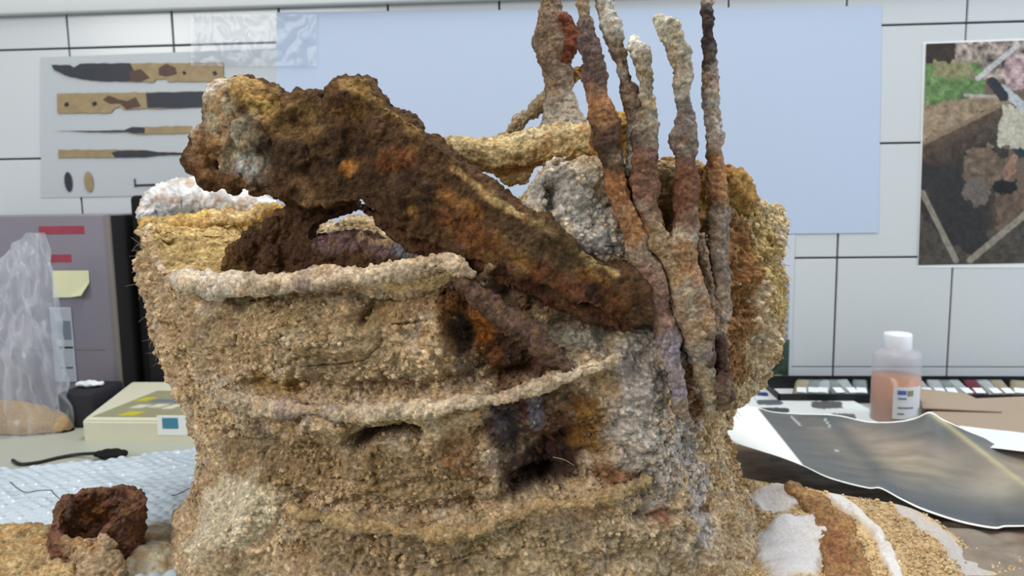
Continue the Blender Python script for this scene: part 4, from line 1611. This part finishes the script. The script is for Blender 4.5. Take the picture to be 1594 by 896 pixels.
# sandy plaster behind the socket
v = Vol()
for px, py, Y, r, s_ in [(235, 870, .515, 62, (1, .8, .9)), (262, 890, .51, 50, (1, .8, .8)), (250, 850, .53, 46, (1, .7, .9)), (235, 900, .475, 66, (1, .9, .9)), (262, 915, .47, 50, (1, .8, .8))]:
    v.ball(at(px, py, Y), r*Y/F, s_)
me = v.skin('plaster_lump', .0014, 5)
V = co_of(me)
V[:, 2] = np.maximum(V[:, 2], .011)
set_co(me, V)
h_ = crusted('plaster_lump', me, None, 0xB9B19C, [([(240, 800, .56), (230, 840, .55)], 34, 0xB29A68, .8)], 'plaster', .002, 60, .0008, 300, loc=lambda x, y: at(x, y, .55))
tag(h_, 'pale sandy plaster lump between the iron socket and the bucket', 'plaster')


def twig(pts, label, z=.0165, r=.00045):
    P_ = [tablep(x, y, z+dz) for x, y, dz in pts]
    me_ = tube_mesh('root_twig', P_, [r*1.1]+[r]*(len(P_)-2)+[r*.6], 8, .002)
    tag(link('root_twig', me_, plain('root_brown', 0x5A5550, .8, .2)), label, 'twig', 'dry root twigs on the bubble wrap')


twig([(16, 750, .004), (28, 760, .003), (41, 766, .004), (60, 763, .003), (79, 763, .004), (84, 768, .003), (94, 777, .002)], 'dry bent root on bubble wrap behind the rusty socket')
twig([(268, 771, .003), (276, 769, .003), (286, 764, .004), (300, 757, .004)], 'tiny straight root on bubble wrap touching the left of the bucket')

# ================================================================== RIGHT SIDE
# printed paper on the worktop
def flat_sheet(name, q, z, n=(60, 40), wav=.0, colfn=None, mat=None, thick=.0003, seed=0):
    c = [tablep(x, y, z) for x, y in q]
    u = np.linspace(0, 1, n[0])[None, :, None]
    v_ = np.linspace(0, 1, n[1])[:, None, None]
    G_ = (c[0]*(1-u)+c[1]*u)*(1-v_)+(c[3]*(1-u)+c[2]*u)*v_
    Pp = G_.reshape(-1, 3)
    if wav:
        Pp[:, 2] += wav*(.5+.5*fbm(Pp, 12, 2, seed))
    col = colfn(*project(Pp), Pp) if colfn else None
    G_ = Pp.reshape(G_.shape)[::-1]
    if col is not None:
        col = col.reshape(n[1], n[0], 3)[::-1].reshape(-1, 3)
    return link(name, grid_mesh(name, G_, thick, col), mat)


def small_prints(px, py, P):
    c = np.tile(lin(0xDDE3E4), (len(px), 1))
    n1 = fbm(P, 150, 2, 3)*1.5
    for cx, cy, rx, ry, h in [(1287, 630, 24, 6, 0x5A5C5E), (1187, 613, 9, 3, 0x28407A), (1198, 626, 20, 4, 0x5E646A), (1205, 638, 24, 4, 0x484C50), (1312, 648, 20, 5, 0x6A6C6C)]:
        m = ((px-cx-(py-cy)*.4)/rx)**4+((py-cy)/ry)**4 < 1+.3*n1
        c[m] = lin(h)
    return c


o = flat_sheet('printed_paper', [(1090, 592), (1262, 588), (1400, 662), (1120, 672)], .003, (140, 90), .001, small_prints, M['print'])
tag(o, 'white paper with small grey prints lying flat before the wall', 'paper')

# sample trays along the wall with small clear packets
tr = thing('sample_tray', 'long shallow black tray of small packets along the wall at right', 'tray', tuple(tablep(1420, 612)))
ta = tablep(1238, 618)
b = bmesh.new()
tx0, tx1, ty0, ty1 = ta[0]-.03, 1.0, .945, 1.008
for (a0, a1, c0, c1, z0, z1) in [(tx0, tx1, ty0, ty1, 0, .003), (tx0, tx1, ty0, ty0+.002, .003, .012), (tx0, tx1, ty1-.002, ty1, .003, .021), (tx0, tx0+.002, ty0, ty1, .003, .012), (tx1-.002, tx1, ty0, ty1, .003, .012)]:
    box_bm(b, a0, a1, c0, c1, z0, z1, .0004, 1)
link('tray_shell', bm_mesh('tray_shell', b), M['black'], tr)
pk_m = [plain('packet_white', 0xC9D0D2, .35, .5, var=.12, scale=80), plain('packet_clear', 0x9DAAA8, .25, .6, var=.25, scale=90), plain('packet_red', 0x84404C, .4, .4, var=.2, scale=80), plain('packet_cream', 0xBDB59C, .4, .4, var=.1, scale=60)]
spots = [(1250, 3, 'clear'), (1268, 1, ''), (1284, 0, ''), (1302, 1, ''), (1322, 0, ''), (1342, 1, ''), (1440, 0, ''), (1462, 0, ''), (1480, 1, ''), (1500, 0, ''), (1522, 2, ''), (1545, 0, ''), (1565, 3, ''), (1590, 3, '')]
names_ = ['clear', 'greyish', 'white', 'greyish', 'white', 'greyish', 'white', 'white', 'greyish', 'white', 'red', 'white', 'cream', 'cream']
pos_ = ['leftmost in the black tray by the wall', 'second from the left in the black tray', 'third from the left in the black tray', 'fourth from the left in the black tray', 'fifth from the left in the black tray',
        'just left of the orange bottle in the black tray', 'just right of the orange bottle in the black tray', 'second to the right of the bottle in the black tray', 'third to the right of the bottle in the black tray',
        'just left of the red packet in the black tray', 'only red one in the black tray', 'just right of the red packet in the black tray', 'left of the two cream ones in the black tray', 'rightmost at the frame edge in the black tray']
for k, (px, mi, _s) in enumerate(spots):
    c = at(px, 596, .968)
    b = bmesh.new()
    wd = .0095
    nn_ = 8
    vs = []
    for j in range(7):
        for i in range(nn_+1):
            u, t_ = i/nn_-.5, j/6-.5
            zt_ = .0035*(1-(2*u)**4)*(1-(2*t_)**4)*(1+.5*mnoise.noise(Vector((u*4+k, t_*4, k))))
            vs.append(b.verts.new((u*2*wd+t_*.006, t_*.046, zt_)))
    for j in range(6):
        for i in range(nn_):
            b.faces.new([vs[j*(nn_+1)+i], vs[j*(nn_+1)+i+1], vs[(j+1)*(nn_+1)+i+1], vs[(j+1)*(nn_+1)+i]])
    r_ = bmesh.ops.solidify(b, geom=b.faces[:], thickness=.0012)
    pk = thing('sample_packet', names_[k]+' small sample packet, '+pos_[k], 'packet', (c[0], .974, .0118), 'sample packets in the black tray')
    pk.rotation_euler = (math.radians(19), 0, math.radians(rr.uniform(-22, 16)))
    ob = link('packet_body', bm_mesh('packet_body', b, True), pk_m[mi])
    ob.parent = pk
    b = bmesh.new()
    box_bm(b, -.006, .006, -.016, -.004, .0040, .0046, .0002, 1)
    ob = link('paper_label', bm_mesh('paper_label', b), M['paper'])
    ob.parent = pk

# bottle with orange liquid
def lathe(name, prof2, c, mat, parent, seg=64, cap=True):
    V = []
    a = np.linspace(0, 2*math.pi, seg, endpoint=False)
    for r, z in prof2:
        V.append(np.stack([c[0]+r*np.cos(a), c[1]+r*np.sin(a), np.full(seg, c[2]+z)], -1))
    V = np.vstack(V)
    m = len(prof2)
    i = np.arange(m-1)[:, None]*seg
    j = np.arange(seg)[None, :]
    j2 = (j+1) % seg
    Q = np.stack([i+j, i+j2, i+seg+j2, i+seg+j], -1).reshape(-1, 4)
    return link(name, mesh_np(name, V, Q), mat, parent)


YBt = .865
bc0 = at(1392, 640, YBt)
br = 34.5*YBt/F
bt = thing('plastic_bottle', 'translucent plastic bottle half full of orange liquid with white cap', 'bottle', (bc0[0], YBt, 0))
zof = lambda py: at(1392, py, YBt)[2]
m_, nt_, b_ = new_mat('bottle_plastic')
b_.inputs['Base Color'].default_value = (*lin(0xD3D3E0), 1)
b_.inputs['Roughness'].default_value = .3
tr_ = nt_.nodes.new('ShaderNodeBsdfTransparent')
mx_ = nt_.nodes.new('ShaderNodeMixShader')
mx_.inputs[0].default_value = .66
nt_.links.new(b_.outputs[0], mx_.inputs[1])
nt_.links.new(tr_.outputs[0], mx_.inputs[2])
nt_.links.new(mx_.outputs[0], nt_.nodes['Material Output'].inputs['Surface'])
sh_z = zof(553)
nk = zof(541)
lathe('bottle_body', [(.0005, .0005), (br*.9, .0005), (br, .004), (br, sh_z-.004), (br*.985, sh_z), (br*.9, sh_z+.006), (br*.66, nk-.001), (.0145, nk+.001), (.0145, nk+.006)], (bc0[0], YBt, 0), m_, bt)
lathe('liquid', [(.0005, .0015), (br*.88, .0015), (br*.965, .005), (br*.965, zof(583)), (.0005, zof(583))], (bc0[0], YBt, 0), plain('orange_liquid', 0xC98243, .2, .4, var=.04), bt)
cr_ = 20*YBt/F
capz = [(cr_*.98, zof(543)), (cr_, zof(541)), (cr_, zof(521)), (cr_*.94, zof(518)), (cr_*.5, zof(517.6)), (.0004, zof(517.6))]
lathe('cap', capz, (bc0[0], YBt, 0), plain('white_cap', 0xE6EAF2, .4, .4, var=.02), bt, 72)
# label wraps the front
Gl = np.zeros((14, 24, 3))
for j in range(14):
    for i in range(24):
        a = math.radians(-118+ (i/23)*76)
        Gl[j, i] = [bc0[0]+(br+.0004)*math.cos(a), YBt+(br+.0004)*math.sin(a), zof(642)+(zof(594)-zof(642))*j/13]
def lab(px, py, x0, x1, y0, y1): pass
lb = link('bottle_label', grid_mesh('bottle_label', Gl, -.0002, axis=1), plain('label_white', 0xDBDFE3, .5, .3, var=.02), bt)


def label_patch(nm, u0, u1, y0, y1, mat):
    Gp = np.zeros((4, 8, 3))
    for j in range(4):
        for i in range(8):
            a = math.radians(-118+(u0+(u1-u0)*i/7)*76)
            Gp[j, i] = [bc0[0]+(br+.0008)*math.cos(a), YBt+(br+.0008)*math.sin(a), zof(y1)+(zof(y0)-zof(y1))*j/3]
    link(nm, grid_mesh(nm, Gp, -.0001, axis=1), mat, lb)


M['blue_ink'] = plain('blue_ink', 0x4A68B0, .5, .3)
label_patch('printed_logo', .12, .38, 599, 605, M['blue_ink'])
label_patch('printed_logo', .42, .62, 599, 607, M['olive'])
label_patch('printed_line', .14, .40, 610, 612, M['blue_ink'])
label_patch('printed_line', .14, .64, 624, 626, M['screen'])
label_patch('printed_line', .14, .34, 633, 635, M['screen'])

# cardboard folder / flat box
M['card'] = plain('brown_card', 0xA2917F, .8, .2, var=.06, scale=14)
cb = thing('cardboard_box', 'flat brown cardboard box behind the curled print at right', 'box', tuple(tablep(1520, 680)))
bm = bmesh.new()
zc = .020
cor = [tablep(1434, 622, zc), tablep(1700, 612, zc), tablep(1760, 740, zc), tablep(1490, 700, zc)]
up = [bm.verts.new(c) for c in cor]
dn = [bm.verts.new((c[0], c[1], 0)) for c in cor]
bm.faces.new(up[::-1])
bm.faces.new(dn)
for i in range(4):
    bm.faces.new([up[i], up[(i+1) % 4], dn[(i+1) % 4], dn[i]])
bmesh.ops.recalc_face_normals(bm, faces=bm.faces[:])
bmesh.ops.bevel(bm, geom=bm.edges[:], offset=.002, segments=2, affect='EDGES')
link('box_body', bm_mesh('box_body', bm), M['card'], cb)
bm = bmesh.new()
fl = [tablep(1428, 604, .021), tablep(1504, 612, .021), tablep(1560, 640, .022), tablep(1436, 634, .024)]
fu = [bm.verts.new(c) for c in fl]
fd = [bm.verts.new((c[0], c[1], c[2]-.0015)) for c in fl]
bm.faces.new(fu[::-1]); bm.faces.new(fd)
for i in range(4):
    bm.faces.new([fu[i], fu[(i+1) % 4], fd[(i+1) % 4], fd[i]])
bmesh.ops.recalc_face_normals(bm, faces=bm.faces[:])
link('lid_flap', bm_mesh('lid_flap', bm), M['card'], cb)

# curled large print
FE = [(1128, 672, .66), (1145, 688, .65), (1180, 700, .645), (1215, 711, .64), (1251, 725, .635), (1292, 744, .625), (1349, 759, .615), (1371, 760, .612), (1405, 778, .605), (1442, 795, .60), (1499, 813, .592), (1547, 821, .588), (1566, 817, .588), (1600, 815, .585), (1660, 812, .58), (1700, 806, .575)]
BE = [(1120, 628, .80), (1150, 630, .80), (1180, 634, .80), (1202, 640, .79), (1240, 643, .785), (1300, 645, .78), (1349, 655, .775), (1380, 655, .77), (1405, 651, .765), (1446, 646, .76), (1469, 658, .755), (1500, 667, .75), (1530, 676, .745), (1560, 690, .74), (1640, 706, .73), (1700, 716, .72)]
ns, nw_ = 260, 120
fe, be = catmull(FE, ns), catmull(BE, ns)
fe[:, 2] *= .955
be[:, 2] *= .94
G = np.zeros((nw_, ns, 3))
for j in range(nw_):
    t = j/(nw_-1)
    px = fe[:, 0]*(1-t)+be[:, 0]*t
    py = fe[:, 1]*(1-t)+be[:, 1]*t
    Yy = fe[:, 2]*(1-t)+be[:, 2]*t
    for i in range(ns):
        G[j, i] = at(px[i], py[i], Yy[i])
    G[j, :, 2] -= .005*math.sin(math.pi*t)
Pp = G.reshape(-1, 3)
px, py = project(Pp)
# fold ridge
def ldist(px, py, x0, y0, x1, y1):
    d = np.clip(((px-x0)*(x1-x0)+(py-y0)*(y1-y0))/((x1-x0)**2+(y1-y0)**2), 0, 1)
    return np.hypot(px-x0-d*(x1-x0), py-y0-d*(y1-y0))
rd = ldist(px, py, 1448, 646, 1600, 764)
Pp[:, 2] += .004*np.exp(-(rd/14)**2)-.002*np.exp(-((rd-40)/30)**2)
c = np.tile(lin(0x5C6060), (len(px), 1))
n1 = fbm(Pp, 14, 3, 5)
n2 = fbm(Pp*np.array([1, 3, 1]), 40, 3, 6)
def blend(c, k, h):
    k = k[:, None]
    return c*(1-k)+lin(h)*k
c = blend(c, .95*np.exp(-((px-1410)/110)**2-((py-(712+(px-1420)*.25))/34)**2)*(1+.25*n2), 0x918674)
c = blend(c, .55*np.exp(-((px-1400)/120)**2-((py-(690+(px-1400)*.18))/16)**2), 0x94867A)
c = blend(c, .8*np.exp(-((px-1560)/60)**2-((py-(755))/22)**2), 0x989284)
c = blend(c, .8*np.exp(-((px-1600)/60)**2-((py-725)/26)**2), 0x9A8B76)
c = blend(c, np.clip(.9*np.exp(-(rd/4)**2), 0, 1), 0xA79F7E)
c = blend(c, .6*np.exp(-((px-1290-(py-650)*.9)/16)**2), 0x4E5459)
c = blend(c, .7*np.exp(-((py-(805+(px-1540)*.1))/16)**2)*(px > 1380), 0x4C5158)
c = c*(1+.12*n2[:, None])
for (x0_, y0_, x1_, y1_) in [(1232, 648, 1246, 662), (1283, 650, 1292, 664), (1300, 700, 1304, 702)]:
    c = blend(c, (ldist(px, py, x0_, y0_, x1_, y1_) < 1.4)*.8, 0xB5B9BC)
xb = 1180+(py-636)*(72/90.)
white = sstep(1.5, -1.5, px-xb)
# narrow white border at the near and far edge
tj = np.repeat(np.linspace(0, 1, nw_), ns)
white = np.maximum(white, (tj < .02)*1.0)
white = np.maximum(white, (tj > .985)*1.0)
c = blend(c, white, 0xEDEFEA)
o = link('curled_print', grid_mesh('curled_print', Pp.reshape(G.shape), .0004, np.clip(c, 0, 1)), M['print'])
M['print'].node_tree.nodes['Principled BSDF'].inputs['Roughness'].default_value = .5
tag(o, 'large curled grey print with white edge lying right of the bucket', 'poster')

o = flat_sheet('blank_paper', [(1492, 664), (1700, 690), (1720, 722), (1535, 700)], .028, (30, 20), .003, None, M['paper'])
tag(o, 'blank white paper edge behind the curled print on the cardboard box', 'paper')

# brown soiled sheet on the worktop
def brown(px, py, P):
    n = fbm(P, 20, 3, 2)
    n2 = fbm(P, 90, 3, 3)
    c = np.tile(lin(0x7E7468), (len(px), 1))
    c = blend(c, sstep(-.1, .6, n)*.7, 0x6A5138)
    c = blend(c, sstep(0, .7, fbm(P, 30, 2, 12))*.6, 0x9A8C7C)
    c = blend(c, .8*np.exp(-((px-1190)/55)**2-((py-735)/22)**2), 0x7A5A34)
    return np.clip(c*(1+.2*n2[:, None]), 0, 1)


G = np.zeros((120, 200, 3))
for j in range(120):
    for i in range(200):
        G[j, i] = (.135+.60*i/199, .47+.30*j/119, 0)
P = G.reshape(-1, 3)
P[:, 2] = .0015+.006*(.5+.5*fbm(P, 11, 2, 14))+.004*np.abs(fbm(P*np.array([1, 2.2, 1]), 26, 2, 15))
P[:, 2] = np.where(P[:, 1] > .58, .0015+(P[:, 2]-.0015)*.35, P[:, 2])
px, py = project(P)
bs = link('soiled_sheet', grid_mesh('soiled_sheet', P.reshape(G.shape), .0006, brown(px, py, P)), M['smooth'])
tag(bs, 'crumpled brown soiled sheet lying under the curled print', 'sheet')

# plaster and soil bedding in the right foreground
CR = [(1100, 735, .60), (1150, 742, .595), (1200, 752, .59), (1245, 757, .585), (1300, 768, .58), (1360, 778, .572), (1410, 788, .565), (1450, 806, .555), (1490, 836, .545), (1530, 866, .535), (1594, 884, .525), (1680, 896, .52)]
ns, nw_ = 420, 230
cr2 = catmull(CR, ns)
G = np.zeros((nw_, ns, 3))
for j in range(nw_):
    t = j/(nw_-1)
    for i in range(ns):
        px_, py_, Y_ = cr2[i]
        G[j, i] = at(px_+ (t*30 if px_ > 1200 else 0)*0, py_+(970-py_)*t, Y_+(.42-Y_)*t)
G = G[::-1]
P = G.reshape(-1, 3)
edge = np.repeat(np.linspace(0, 1, nw_), ns)
px, py = project(P)
w1 = fbm(P, 40, 3, 81)*7
w2 = fbm(P, 130, 2, 82)*4
W = w1+w2
strip = ldist(px, py, 1238, 768, 1285, 800)
strip = np.minimum(strip, ldist(px, py, 1285, 800, 1308, 850))
strip = np.minimum(strip, ldist(px, py, 1308, 850, 1322, 930))
ks = sstep(34, 24, strip+W)
ridge = np.minimum(ldist(px, py, 1300, 772, 1365, 835), ldist(px, py, 1365, 835, 1400, 910))
kr = sstep(13, 5, ridge+W*.5)*.9
soilr = np.minimum(ldist(px, py, 1355, 800, 1420, 850), ldist(px, py, 1420, 850, 1480, 920))
kso = sstep(38, 24, soilr+W*1.4)
wl1 = ((px-1235)/60)**2+((py-850)/50)**2
kl = sstep(1.35, .55, wl1+W*.05)
wl3 = ((px-1205)/38)**2+((py-778)/16)**2
kl = np.maximum(kl, .85*sstep(1.5, .6, wl3+W*.05))
wl2 = np.minimum(ldist(px, py, 1400, 800, 1465, 850), ldist(px, py, 1465, 850, 1520, 900))
kw2 = sstep(30, 12, wl2+W*.6)*(px > 1395)
c = np.tile(lin(0xBFA77E), (len(px), 1))
c = blend(c, kl, 0xC9C8C9)
c = blend(c, kw2, 0xB4AEA8)
c = blend(c, kr, 0xCFCFCF)
c = blend(c, kso*(1-kr), 0xB29A74)
soilk = 1-np.maximum.reduce([kl, kw2*(1-kso), kr])
c = c*(1+.2*fbm(P, 200, 2, 88)[:, None]*soilk[:, None])
lift = .004*np.clip(kl, 0, 1)*(1+.8*fbm(P, 50, 2, 95))+.003*kr+.002*kso+soilk*(.0022*(.5-worley(P, 300, 6))+.0014*fbm(P, 160, 2, 89))+.003*fbm(P, 24, 2, 90)
fade = sstep(0, .05, 1-edge)
P[:, 2] += lift*fade
P[:, 2] = np.maximum(P[:, 2], .004)
me = grid_mesh('plaster_bedding', P.reshape(G.shape), .003, np.clip(c, 0, 1))
pb = thing('plaster_bedding', 'white plaster and sandy soil bedding at the lower right foot of the bucket', 'plaster', (.28, .5, 0))
V = co_of(me)
h_ = nw_*ns
V[h_:2*h_, 2] = np.minimum(V[h_:2*h_, 2], .002)
V[2*h_+(len(V)-2*h_)//2:, 2] = np.minimum(V[2*h_+(len(V)-2*h_)//2:, 2], .002)
set_co(me, V)
link('bedding_surface', me, M['plaster'], pb)
o_z = P[:, 2].reshape(nw_, ns)
# crumbs over the soily zones
rs = np.random.RandomState(5)
sel = rs.choice(np.where((soilk > .6) & (py < 900))[0], 2600)
tt_ = tints[rs.randint(0, 5, len(sel))]*.4+c[sel]*.75
crumbs('crumbs', P[sel]+np.array([0, 0, .0005]), (.0004+.0012*rs.random_sample(len(sel))**2.5), tt_, M['crust'], pb, 7, 'loose sandy crumbs')

# rusted strap lying in the bedding
v = Vol()
def bed(px_, py_, dz):
    k = int(np.argmin((px-px_)**2+(py-py_)**2))
    return P[k]+np.array([0, 0, dz])
pts = [bed(1240, 770, .001), bed(1268, 785, .001), bed(1292, 812, .001), bed(1306, 850, .001), bed(1316, 893, .001), bed(1322, 940, .001)]
v.tube(pts, [.008, .0125, .0145, .0145, .015, .014], 20, .45)
me = v.skin('iron_strap', .001, 3)
crusted('iron_strap', me, None, 0x8E6E4C, [([(1300, 840, pts[3][1]), (1318, 900, pts[4][1])], 22, 0x7A4A38, .8), ([(1245, 772, pts[0][1]), (1270, 790, pts[1][1])], 16, 0xA88A5C, .7)], 'crust', .0026, 80, .0014, 300, loc=None)
st = bpy.data.objects['iron_strap']
tag(st, 'rusty soil-covered iron strap bedded in the white plaster at lower right', 'archaeological find')
